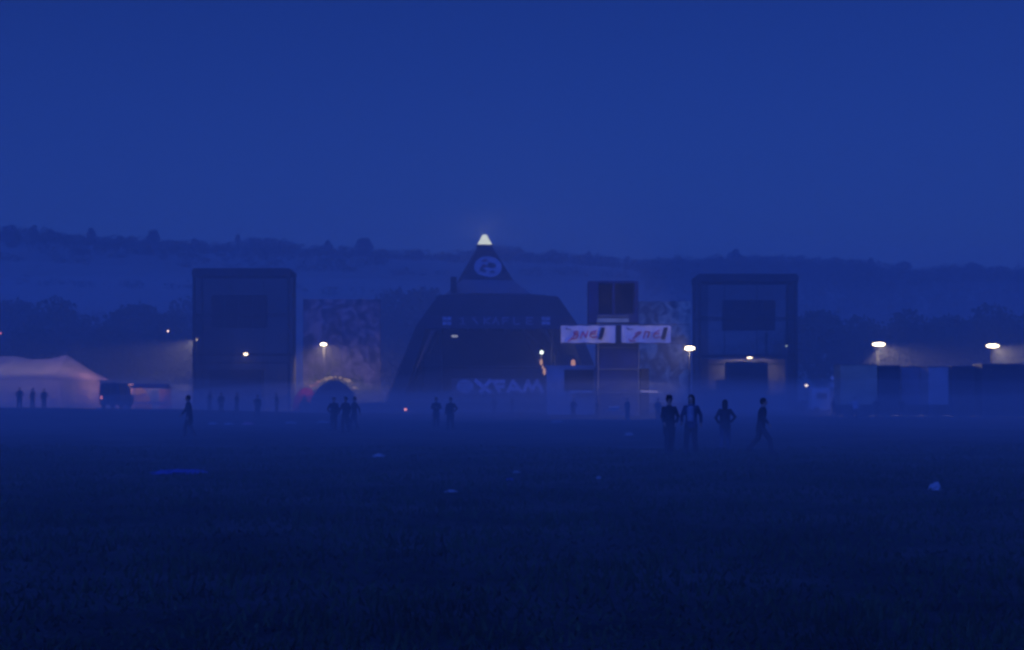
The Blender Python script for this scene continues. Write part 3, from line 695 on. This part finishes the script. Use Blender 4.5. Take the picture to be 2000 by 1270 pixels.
# stall with lit counter
st = empty('market_stall', (wx(290, 165), 165, .25), 'low open stall with a warm lit counter between glowing dome tent and left tower', 'stall')
m = MB()
for sx in (-2.1, 2.1):
    for sy in (0, 2): m.tube([(sx, sy, -.3), (sx, sy, 2.6)], .04, 6)
m.build('frame', steel, st)
MB().hexa([(-2.3,-.2,2.6),(2.3,-.2,2.6),(2.3,2.2,2.6),(-2.3,2.2,2.6)], [(-2.0,.8,3.1),(2.0,.8,3.1),(2.0,1.2,3.1),(-2.0,1.2,3.1)]).build('awning', mat('stall_awning', (.2,.12,.14), .9, .2, 2, trans=.3), st)
MB().box(-2.1, 2.1, -.1, .5, .75, 1.0).build('counter', mat('counter_wood', (.5,.32,.26), .8, .2, 3), st)
MB().box(.8, 2.1, 1.9, 2.0, -.2, 2.5).build('rear_panel', mat('pink_panel', (.5,.3,.34), .8, .2, 3), st)
light(st, 'POINT', (0, .2, 2.2), 40, (1,.55,.4), .2)
# bushes catching the lamp light
G3 = 'bushes catching lamplight behind the dark dome tent'
bp_ = make_tree(3, 2.6, 61, 900, .16, 'lamplit bush nearest the red tent', G3, z0=.1, name='bush'); bp_['category'] = 'bush'
BL = [(620, 205, 1.6, 'lamplit bush nearest the red tent'), (655, 206, 1.75, 'lamplit bush directly behind the peak of the dark dome tent'), (692, 204, 1.6, 'lamplit bush at the right shoulder of the dark dome tent'), (722, 215, 1.3, 'dimmer bush farthest right behind the dome tents'), (785, 210, 1.2, 'bush near the left foot of the pyramid stage')]
for i, (px, D, s, lab) in enumerate(BL):
    o = bp_ if i == 0 else copy_tree(bp_); o['label'] = lab
    o.location = (wx(px, D), D, 0); o.scale = (s*.75, s*.75, s); o.rotation_euler = (0, 0, i*1.3)

# ------------------------------------------------------------------ trailers at right
def trailer(pxa, pxb, top, D, m_, label, ridge_=False, door=None):
    xa, xb = wx(pxa, D), wx(pxb, D); c = (xa+xb)/2; w = (xb-xa)/2; zt = wz(top, D); g0 = gz(c, D)
    t = empty('trailer', (c, D, g0), label, 'trailer', 'lorry trailers parked in a row at the right'); zt -= g0
    MB().box(-w, w, 0, 2.5, 1.05, zt).build('body', m_, t)
    m = MB(); nb = max(2, int(w*2/1.2))
    for k in range(nb+1): xx = -w + .04 + (2*w-.08)*k/nb; m.box(xx-.035, xx+.035, -.035, -.002, 1.06, zt-.02)
    m.build('rib', m_, t)
    MB().box(-w-.03, w+.03, -.05, 2.55, zt+.003, zt+.07).build('roof_rail', steel, t)
    MB().box(-w+.05, w-.05, .06, .12, .12, 1.045).box(-w+.05, w-.05, 2.38, 2.44, .12, 1.045).box(-w+.05, -w+.1, .121, 2.379, .12, 1.045).box(w-.1, w-.05, .121, 2.379, .12, 1.045).box(-w+.2, w-.2, .3, 2.2, .8, 1.045).build('skirt', blacksteel, t)
    for xx in ((-w+1.0, w-1.0) if w < 2.4 else (-w+1.0, w-2.2, w-1.1)):
        MB().tube([(xx, .02, .5), (xx, 2.45, .5)], .5, 22).build('wheel', rubber, t)
    if door: MB().box(door[0]*w, door[1]*w, -.05, -.003, 1.1, zt-.35).build('side_door', darkcloth, t)
    return t
olive = mat('olive_curtain', (.42,.36,.24), .8, .2, .8); darkpaint = mat('dark_trailer', (.03,.035,.05), .6, .2, 1); grey = mat('grey_trailer', (.2,.19,.22), .6, .2, 1)
trailer(1641, 1713, 713, 128, olive, 'olive curtain-sided trailer, leftmost of the parked row')
trailer(1716, 1758, 715, 128, darkpaint, 'short dark trailer right of the olive one under the first floodlight')
trailer(1760, 1809, 717, 130, grey, 'grey trailer between the short dark one and the white one')
trailer(1813, 1857, 717, 127, mat('white_trailer_paint', (.4,.38,.38), .6, .15, 1), 'white trailer standing out pale in the parked row')
trailer(1859, 1915, 716, 126, darkpaint, 'dark trailer right of the white one with the lower roof')
trailer(1918, 2010, 712, 124, darkpaint, 'long dark trailer under the rightmost floodlight, at the right edge')
# small white pickup and a car headlight
DP = 165
pv = empty('white_van', (wx(1610, DP), DP, 0), 'small white van parked right of the right scaffold tower', 'van')
ring_ = lambda z, a, b, w: [(a, 0, z), (b, 0, z), (b, w, z), (a, w, z)]
MB().loft([ring_(.4,-1.5,1.7,1.8), ring_(1.0,-1.5,1.75,1.8), ring_(1.2,-1.5,1.1,1.8), ring_(2.9,-1.4,.6,1.7)]).build('body', white, pv)
MB().box(-.9, .3, -.02, -.003, 1.6, 2.3).build('side_window', glassm, pv)
for xx in (-.9, 1.1): MB().tube([(xx, -.03, .36), (xx, 1.83, .36)], .36, 18).build('wheel', rubber, pv)
pc = empty('parked_car', (wx(1583, 170), 170, 0), 'dark parked car with one headlight on beside the small white van', 'car')
MB().loft([[(-.85,0,.3),(.85,0,.3),(.85,4.2,.3),(-.85,4.2,.3)],[(-.88,-.05,.75),(.88,-.05,.75),(.88,4.2,.8),(-.88,4.2,.8)],[(-.82,.9,1.0),(.82,.9,1.0),(.82,4.1,1.0),(-.82,4.1,1.0)],[(-.6,1.6,1.45),(.6,1.6,1.45),(.6,3.5,1.45),(-.6,3.5,1.45)]]).build('body', vbody, pc)
for sx in (-.78, .78):
    for yy in (.8, 3.4): MB().tube([(sx-.1, yy, .32), (sx+.1, yy, .32)], .32, 16).build('wheel', rubber, pc)
MB().add([(-.74,.88,1.02),(.74,.88,1.02),(.55,1.56,1.42),(-.55,1.56,1.42),(-.74,.86,1.04),(.74,.86,1.04),(.55,1.54,1.44),(-.55,1.54,1.44)], [(0,1,2,3),(4,5,6,7),(0,4,7,3),(1,2,6,5),(2,3,7,6),(0,1,5,4)]).build('windscreen', glassm, pc)
MB().ell((-.55,-.1,.68), (.15,.05,.1)).build('headlight', mat('headlight_off', (.4,.4,.4), .2, .1, 2), pc)
tiny_lamp(1575, 753, 160, (1, .82, .7), 3.0, 'low bright lamp beside the dark car right of the right tower', .15)
for (pa, pb, pt, D, lab) in ((1622, 1640, 736, 163, 'pale trestle board leaning beside the small white van'),):
    o = empty('board', (wx((pa+pb)/2, D), D, 0), lab, 'board')
    MB().box(-.5,.5,0,.05,wz(741,D),wz(735,D)).box(-.5,.5,0,.05,wz(756,D),wz(749,D)).build('panel', white, o)
    MB().box(-.48,-.42,.06,.1,0,wz(735,D)).box(.42,.48,.06,.1,0,wz(735,D)).build('leg', blacksteel, o)
# painted scenic screens flanking the stage
def screen(pa, pb, top, D, cols, label, seed):
    xa, xb = wx(pa, D), wx(pb, D); c = (xa+xb)/2; w = (xb-xa)/2; zt = wz(top, D)
    t = empty('painted_screen', (c, D, 0), label, 'screen', 'painted screens flanking the stage')
    m = bpy.data.materials.new('painted_canvas'); m.use_nodes = True; n = m.node_tree; p = n.nodes['Principled BSDF']; p.inputs['Roughness'].default_value = .95
    tc = n.nodes.new('ShaderNodeTexCoord'); mp = n.nodes.new('ShaderNodeMapping'); mp.inputs['Location'].default_value = (seed, seed*2, 0)
    a = n.nodes.new('ShaderNodeTexNoise'); a.inputs['Scale'].default_value = .45; a.inputs['Detail'].default_value = 5; a.inputs['Distortion'].default_value = 1.6
    r = n.nodes.new('ShaderNodeValToRGB'); e = r.color_ramp.elements; e[0].position = .4; e[1].position = .62; e[0].color = (*cols[0], 1); e[1].color = (*cols[1], 1)
    e2 = e.new(.52); e2.color = (*cols[2], 1)
    n.links.new(tc.outputs['Object'], mp.inputs[0]); n.links.new(mp.outputs[0], a.inputs['Vector']); n.links.new(a.outputs['Fac'], r.inputs[0]); n.links.new(r.outputs[0], p.inputs['Base Color'])
    q = MB(); nn = 16
    for k in range(nn+1):
        x = -w + 2*w*k/nn; dy = .12*math.sin(k*1.4+seed); dz = .12*abs(math.sin(k*math.pi/4))
        q.v += [(x, dy, .2), (x, dy, zt-dz), (x, dy+.05, .2), (x, dy+.05, zt-dz)]
    for k in range(nn):
        b = 4*k; q.f += [(b, b+4, b+5, b+1), (b+2, b+3, b+7, b+6), (b+1, b+5, b+7, b+3), (b, b+2, b+6, b+4)]
    q.build('canvas', m, t)
    f = MB()
    for k in range(5): x = -w + 2*w*k/4; f.tube([(x, .35, 0), (x, .35, zt+.05)], .07, 6)
    for z in (zt*.33, zt*.66, zt-.1): f.tube([(-w, .35, z), (w, .35, z)], .05, 6)
    f.build('frame', blacksteel, t)
screen(592, 742, 584, 216, ((.045,.045,.06), (.36,.27,.26), (.18,.14,.16)), 'tall mottled painted screen between the left tower and the pyramid', 3.1)
screen(1225, 1349, 588, 216, ((.03,.04,.03), (.6,.55,.36), (.32,.32,.22)), 'tall mottled painted screen between the mixing tower and the right tower', 8.4)
# low barrier line across the field before the stage
m = MB(); DB = 178
bar = empty('crowd_barrier', (0, DB, 0), 'low dark crowd barrier running across the foot of the stage', 'barrier')
for px in range(585, 1345, 14): m.tube([(wx(px, DB), 0, 0), (wx(px, DB), 0, 1.15)], .03, 5)
m.build('post', steel, bar)
MB().box(wx(585, DB), wx(1345, DB), -.05, -.03, .15, 1.15).build('panel', blacksteel, bar)

# ------------------------------------------------------------------ people
def remesh(mb, name, m_, parent, voxel):
    me = bpy.data.meshes.new(name); me.from_pydata(mb.v, [], mb.f); me.update()
    bm = bmesh.new(); bm.from_mesh(me); bmesh.ops.recalc_face_normals(bm, faces=bm.faces); bm.to_mesh(me); bm.free()
    t = bpy.data.objects.new(name, me); C.objects.link(t)
    md = t.modifiers.new('r', 'REMESH'); md.mode = 'VOXEL'; md.voxel_size = voxel
    sm = t.modifiers.new('s', 'SMOOTH'); sm.factor = .5; sm.iterations = 2
    dg = bpy.context.evaluated_depsgraph_get(); dg.update()
    m2 = bpy.data.meshes.new_from_object(t.evaluated_get(dg))
    bpy.data.objects.remove(t); bpy.data.meshes.remove(me)
    m2.name = name; m2.materials.clear(); m2.materials.append(m_)
    m2.polygons.foreach_set('use_smooth', [True]*len(m2.polygons))
    o = bpy.data.objects.new(name, m2); C.objects.link(o); o.parent = parent
    return o
skin = mat('skin', (.42,.27,.2), .6, .1, 5)
def er(cx, cy, z, a, b, n=18): return [(cx + a*math.cos(2*math.pi*k/n), cy + b*math.sin(2*math.pi*k/n), z) for k in range(n)]
def person(px, D, H, face, label, top=(.03,.03,.04), legs=(.03,.03,.05), hair=(.03,.02,.015), stride=0.0, arms=('down','down'),
           coat=.78, hairlen=.0, lean=0.0, near=False, hat=False, z=None, group='people out on the field', head=0.0, shirt=None):
    x = wx(px, D); s = H/1.75
    root = empty('person', (x, D, gz(x, D) if z is None else z), label, 'person', group, rz=R(face), sc=s)
    vb = .0085 if near else .022; vc = .016 if near else .028
    L = lambda zz: -lean * (zz - .9)         # lean forward (towards -y)
    ank = [(-.11, -stride*.5, .09), (.10, stride*.55, .09 + .10*min(1, stride*2))]
    if stride == 0: ank = [(-.13, -.03, .09), (.12, .05, .09)]
    hip = [(-.09, 0, .9), (.09, 0, .9)]; knee = []
    for h_, a_ in zip(hip, ank):
        knee.append(((h_[0]+a_[0])/2, (h_[1]+a_[1])/2 - .05 - .06*stride, .50))
    sh = [(-.170, L(1.40), 1.395), (.170, L(1.40), 1.395)]; el = []; wr = []; hd = []
    for i, sg in enumerate((-1, 1)):
        a = arms[i]; y0 = L(1.4)
        if a == 'down': e, w = (sg*.25, y0+.03, 1.13), (sg*.26, y0-.05, .88)
        elif a == 'swing': e, w = (sg*.25, y0-.10, 1.15), (sg*.23, y0-.25, .96)
        elif a == 'back': e, w = (sg*.25, y0+.16, 1.16), (sg*.25, y0+.20, .92)
        elif a == 'pocket': e, w = (sg*.31, y0+.08, 1.15), (sg*.20, y0-.05, .95)
        elif a == 'fold': e, w = (sg*.27, y0-.04, 1.15), (sg*.03, y0-.22, 1.17)
        elif a == 'hip': e, w = (sg*.345, y0+.05, 1.17), (sg*.19, y0-.04, 1.0)
        elif a == 'out': e, w = (sg*.40, y0-.05, 1.25), (sg*.56, y0-.22, 1.30)
        elif a == 'phone': e, w = (sg*.30, y0-.10, 1.18), (sg*.14, y0-.15, 1.48)
        el.append(e); wr.append(w)
        d = (Vector(w) - Vector(e)).normalized(); hd.append((Vector(w), d))
    # body: one continuous surface
    b = MB()
    tor = [(.80,.10,.08),(.90,.155,.11),(1.0,.145,.10),(1.10,.13,.095),(1.22,.155,.11),(1.34,.165,.11),(1.41,.14,.095),(1.46,.085,.07),(1.50,.058,.06),(1.56,.055,.058)]
    b.loft([er(0, L(zz), zz, a, c) for zz, a, c in tor])
    hc = Vector((0, L(1.63)-.01, 1.635)); 
    b.ell(hc, (.076,.095,.115)); b.ell(hc+Vector((0,-.03,-.06)), (.055,.06,.055)); b.ell(hc+Vector((0,-.1,-.015)), (.014,.02,.026))
    b.ell(hc+Vector((0,-.078,-.062)), (.026,.014,.010)); b.ell(hc+Vector((0,-.075,.03)), (.055,.018,.012))
    for sg in (-1, 1): b.ell(hc+Vector((sg*.078,.005,-.005)), (.012,.022,.032)); b.ell(hc+Vector((sg*.03,-.082,.006)), (.014,.010,.010))
    for i in (0, 1):
        b.tube([sh[i], el[i], wr[i]], [.052,.042,.028], 10); b.ell(sh[i], (.062,.06,.06))
        b.tube([hip[i], knee[i], ank[i]], [.088,.058,.04], 12); b.ell(knee[i], (.058,.06,.065))
        b.tube([(ank[i][0], ank[i][1]+.05, ank[i][2]-.04), (ank[i][0], ank[i][1]-.14, ank[i][2]-.055)], [.038,.03], 10)
        w, d = hd[i]; side = d.orthogonal().normalized(); sg = -1 if i == 0 else 1
        fwd = Vector((0,-1,0)); side = (fwd - d*fwd.dot(d)); side = side.normalized() if side.length > .2 else Vector((sg,0,0))
        pn = d.cross(side).normalized()*(-sg)
        b.tube([w, w+d*.05, w+d*.085], [.027,.034,.030], 10)
        for k, (off, ln) in enumerate(((.028,.072),(.010,.080),(-.009,.074),(-.027,.058))):
            p0 = w + d*.08 + side*off; b.tube([p0, p0+d*ln*.5+pn*.006, p0+d*ln*.85+pn*.03], [.0105,.0095,.008], 7)
        p0 = w + d*.03 + side*.025; b.tube([p0, p0+d*.03+side*.03, p0+d*.06+side*.035+pn*.01], [.013,.011,.009], 7)
    remesh(b, 'body', skin, root, vb)
    # clothing
    c = MB(); o_ = .028
    hem = [(coat, .185, .13)] if coat < .85 else []
    jt = hem + [(.92,.185,.135),(1.05,.17,.125),(1.22,.18,.135),(1.33,.185,.135),(1.40,.15,.115),(1.45,.10,.09),(1.49,.075,.075)]
    if coat < .6: jt = [(coat,.25,.19),(.75,.21,.155)] + jt[1:]
    c.loft([er(0, L(zz), zz, a, q_) for zz, a, q_ in jt])
    for i in (0, 1):
        c.tube([sh[i], el[i], tuple(Vector(wr[i]) - hd[i][1]*.015)], [.066,.056,.046], 12); c.ell(sh[i], (.070,.072,.066))
    jm = mat('cloth_%.2f_%.2f_%.2f' % top, top, .9, .3, 6, spec=.1)
    remesh(c, 'jacket', jm, root, vc)
    if shirt:
        f_ = MB(); f_.loft([er(0, L(zz)-.02, zz, a, q_) for zz, a, q_ in ((.98,.12,.135),(1.2,.13,.15),(1.38,.12,.15),(1.44,.07,.11))])
        remesh(f_, 'shirt_front', mat('cloth_%.2f_%.2f_%.2f' % shirt, shirt, .9, .2, 6, spec=.1), root, vc)
    t = MB()
    t.loft([er(0, 0, zz, a, q_) for zz, a, q_ in ((.78,.11,.10),(.86,.165,.125),(.95,.165,.12),(1.0,.155,.115))])
    for i in (0, 1): t.tube([hip[i], knee[i], (ank[i][0], ank[i][1], ank[i][2]-.02)], [.108,.085,.075], 12)
    remesh(t, 'trousers', mat('cloth_%.2f_%.2f_%.2f' % legs, legs, .9, .3, 6, spec=.1), root, vc)
    for i in (0, 1):
        f_ = MB(); f_.tube([(ank[i][0], ank[i][1]+.07, ank[i][2]-.04), (ank[i][0], ank[i][1]-.05, ank[i][2]-.035), (ank[i][0], ank[i][1]-.19, ank[i][2]-.05)], [.045,.05,.038], 10)
        f_.build('shoe', rubber, root, True)
    hm = mat('hair_%.2f_%.2f' % hair[:2], hair, .8, .3, 8, spec=.2)
    a = MB(); a.ell(hc+Vector((0,.022,.026)), (.098,.108,.118))
    if hairlen: a.tube([hc+Vector((0,.05,.03)), hc+Vector((0,.07,-.10)), hc+Vector((0,.075,-.12-hairlen))], [.10,.105,.08], 12)
    # keep the face free
    remesh(a, 'hair', hm, root, vc)
    if hat:
        k = MB(); k.tube([hc+Vector((0,.01,.05)), hc+Vector((0,.01,.055))], [.17,.165], 18); k.tube([hc+Vector((0,.01,.05)), hc+Vector((0,.01,.14)), hc+Vector((0,.01,.165))], [.098,.088,.06], 14)
        k.build('hat', mat('felt', (.02,.02,.02), .95, .2, 5), root, True)
    return root
K = (.035,.034,.04); Nv = (.035,.045,.08); Gy = (.16,.16,.18)
# the four nearest, walking away or across at the right
person(1307, 43.0, 1.78, 12, 'person in a dark coat and brimmed hat, leftmost of the near four', K, K, stride=.28, arms=('swing','pocket'), coat=.6, near=True, hat=True)
person(1350, 43.5, 1.83, -20, 'person with long dark hair and a pale shirt front, second of the near four', Nv, K, stride=.34, arms=('swing','back'), hairlen=.22, near=True, shirt=(.24,.25,.3))
person(1416, 47.5, 1.72, 170, 'person with dark jacket and elbow out, third of the near four, legs lost in mist', K, (.07,.08,.12), stride=.26, arms=('hip','pocket'), hairlen=.1, near=True)
person(1486, 44.5, 1.76, 65, 'person striding with legs wide apart, rightmost of the near four', K, K, stride=.78, arms=('swing','back'), coat=.7, lean=.12, near=True)
person(370, 61, 1.80, -70, 'lone person in a long dark coat before the foot of the left tower', K, K, stride=.34, arms=('swing','down'), coat=.6, lean=.08, near=True)
# left group by the marquee
person(38, 121, 1.82, 10, 'bulky dark figure, leftmost of three before the marquee', K, K, arms=('pocket','pocket'), coat=.55)
person(64, 122, 1.74, -15, 'slim dark figure, middle of three before the marquee', K, K, arms=('down','fold'))
person(86, 120, 1.70, 30, 'dark figure with an arm held out, right of three before the marquee', K, K, arms=('down','hip'), coat=.6)
# three before the gap left of the stage
person(652, 73, 1.74, 15, 'dark figure standing left in the trio below the lamplit bushes', K, K, stride=.15, arms=('pocket','down'))
person(675, 70, 1.76, -30, 'dark figure in a long coat, middle of the trio below the lamplit bushes', K, K, stride=.2, arms=('swing','down'), coat=.5)
person(692, 74, 1.78, -60, 'dark figure walking right, right of the trio below the lamplit bushes', K, Nv, stride=.3, arms=('swing','back'))
# couple in front of the stage
person(852, 78, 1.72, 5, 'stocky dark figure, left of the couple facing the stage', K, K, arms=('fold','fold'), coat=.62)
person(880, 74, 1.74, -12, 'dark figure taking a step, right of the couple facing the stage', K, K, stride=.22, arms=('down','hip'))
# faint figures below the left tower
for px, D, fc, lab, ar in ((432, 116, 20, 'faint figure at the left of the row below the left tower', ('down','pocket')), (463, 118, -40, 'faint figure with folded arms below the left tower lamp', ('fold','fold')),
                           (503, 108, 10, 'darkest of the faint figures below the left tower', ('pocket','down')), (540, 122, 60, 'faint figure at the right of the row below the left tower', ('swing','down'))):
    person(px, D, 1.74, fc, lab, K, K, arms=ar)
# right background
person(1628, 122, 1.76, 80, 'thin dark figure below the gap between white van and olive trailer', K, K, stride=.3, arms=('swing','back'))
person(1670, 112, 1.70, -20, 'figure in pale clothing carrying itself low below the olive trailer', (.4,.4,.45), K, arms=('out','down'))
person(1712, 116, 1.74, 15, 'dark figure below the short dark trailer', K, K, arms=('pocket','hip'), coat=.6)
person(1760, 119, 1.76, -10, 'dark figure below the grey trailer, rightmost person in the field', K, K, arms=('down','down'))
for px, D, fc, lab, ar in ((1168, 126, 15, 'faint figure directly under the left banner at the mixing tower', ('down','fold')), (1285, 118, -25, 'faint figure between the folding table and the near four', ('pocket','down')),
                           (965, 150, 5, 'faint distant figure before the middle of the stage banner', ('down','down')), (1000, 152, 40, 'faint distant figure before the last letters of the stage banner', ('fold','fold')),
                           (410, 128, -50, 'faint figure just right of the lone walker', ('swing','down'))):
    person(px, D, 1.74, fc, lab, K, K, stride=.15, arms=ar)
person(1225, 116, 1.74, 30, 'dim figure beside the folding table at the mixing tower', K, K, arms=('fold','down'))
person(1120, 121, 1.74, -30, 'dim figure standing below the pale cabin hatch', K, K, arms=('down','pocket'))

# ------------------------------------------------------------------ litter
paper = mat('crumpled_paper', (.3,.3,.31), .8, .2, 6); bluepl = mat('blue_plastic', (.02,.05,.3), .6, .2, 4)
def litter(px, py, w, hh, m_, label, seed, name='crumpled_bag', cat='litter', grp='litter scattered on the grass'):
    D = CAMZ * F / (py - HOR); x = wx(px, D); rg_ = random.Random(seed); D = (CAMZ - gz(x, D)) * F / (py - HOR); x = wx(px, D)
    n_, k_ = 12, 6; rings = []
    for i in range(k_):
        ph = i/(k_-.5)*math.pi/2
        rings.append([(w*math.cos(ph)*math.cos(2*math.pi*k/n_)*rg_.uniform(.6,1.15), w*.7*math.cos(ph)*math.sin(2*math.pi*k/n_)*rg_.uniform(.6,1.15), hh*math.sin(ph)*rg_.uniform(.7,1.2)) for k in range(n_)])
    o = MB().loft(rings).build(name, m_); o.location = (x, D, gz(x, D)); o.rotation_euler = (0, 0, rg_.uniform(0, 6))
    tag(o, label, cat, grp)
litter(740, 893, .24, .1, paper, 'white crumpled litter with a reddish look, below the couple and trio', 1)
litter(881, 962, .12, .05, paper, 'small white scrap nearest the bottom centre of the field', 2)
litter(1008, 924, .12, .05, paper, 'tiny pale scrap in the middle of the field right of centre', 3)
litter(1170, 935, .10, .05, paper, 'tiny pale scrap left of the near four people', 4)
litter(1228, 851, .34, .14, paper, 'pale bag between the folding table and the near four', 5)
litter(1826, 957, .14, .14, paper, 'upright pale paper bag alone in the right foreground', 6)
litter(345, 926, .85, .10, bluepl, 'flattened blue plastic sheet lying on the grass at the left', 7, 'plastic_sheet', 'sheet')
litter(996, 938, .10, .04, bluepl, 'tiny blue scrap just left of the middle pale scrap', 8)
for i, (px, py, lab) in enumerate(((415, 821, 'pale bag right of the lone walker'), (447, 820, 'pale litter under the row of faint figures'), (484, 820, 'reddish litter heap under the darkest faint figure'), (568, 820, 'pale litter below the right edge of the left tower'), (631, 824, 'pale litter left of the standing trio'), (1090, 826, 'pale litter below the pale cabin'))):
    litter(px, py, .5, .16, mat('red_litter', (.5,.2,.25), .8, .2, 4) if i == 2 else paper, lab, 20+i)
rg_ = random.Random(77)
for i in range(16):
    pass

# ------------------------------------------------------------------ air
def air(name, mb, dens, col, label, cat):
    o = mb.build(name, None)
    m = bpy.data.materials.new(name); m.use_nodes = True; n = m.node_tree; n.nodes.clear()
    oo = n.nodes.new('ShaderNodeOutputMaterial'); v = n.nodes.new('ShaderNodeVolumePrincipled')
    v.inputs['Color'].default_value = col + (1,); v.inputs['Density'].default_value = dens; v.inputs['Anisotropy'].default_value = 0.05
    n.links.new(v.outputs[0], oo.inputs['Volume']); o.data.materials.append(m)
    tag(o, label, cat, kind='stuff'); return o
air('haze', MB().box(-1700, 1700, -400, 1600, -2.0, 150), 0.0007, (.9,.93,.97), 'thin blue evening haze over the whole valley', 'haze')
def billow(x0, x1, y0, y1, zb, nx, ny, top):     # closed bank of mist with an uneven top
    m = MB(); P = lambda i, j: (x0 + (x1-x0)*i/nx, y0 + (y1-y0)*j/ny)
    for j in range(ny+1):
        for i in range(nx+1):
            x, y = P(i, j); m.v.append((x, y, top(x, y)))
    for j in range(ny+1):
        for i in range(nx+1): m.v.append((*P(i, j), zb))
    K_ = (nx+1)*(ny+1); q = nx+1
    for j in range(ny):
        for i in range(nx):
            a = j*q+i; m.f.append((a, a+1, a+q+1, a+q)); m.f.append((a+K_, a+q+K_, a+q+1+K_, a+1+K_))
    for i in range(nx):
        m.f.append((i, i+K_, i+1+K_, i+1)); a = ny*q+i; m.f.append((a, a+1, a+1+K_, a+K_))
    for j in range(ny):
        a = j*q; m.f.append((a, a+q, a+q+K_, a+K_)); a = j*q+nx; m.f.append((a, a+K_, a+q+K_, a+q))
    return m
def wave(x, y, s): return .5 + .25*math.sin(x/s + 1.7*math.sin(y/(s*1.3))) + .25*math.sin(y/(s*.8) + 1.3*math.sin(x/(s*1.7) + 2))
def low_top(x, y):
    r = min(1, max(0, (y-26)/70))
    return 1.3 + .25*wave(x, y, 7) + r * (2.3*wave(x, y, 13)**1.5 + 1.6*wave(x, y, 5.3)**2)
air('ground_mist', billow(-320, 320, 2.0, 422, -1.5, 128, 84, low_top), 0.0084, (.92,.95,.98), 'low ground mist lying knee to chest deep over the field', 'mist')
air('valley_mist', billow(-900, 900, 12, 560, -1.45, 60, 24, lambda x, y: 19 + 11*wave(x, y, 60) + 5*wave(x, y, 21)), 0.0024, (.92,.95,.98), 'bank of thin mist filling the valley floor to above the towers', 'mist')
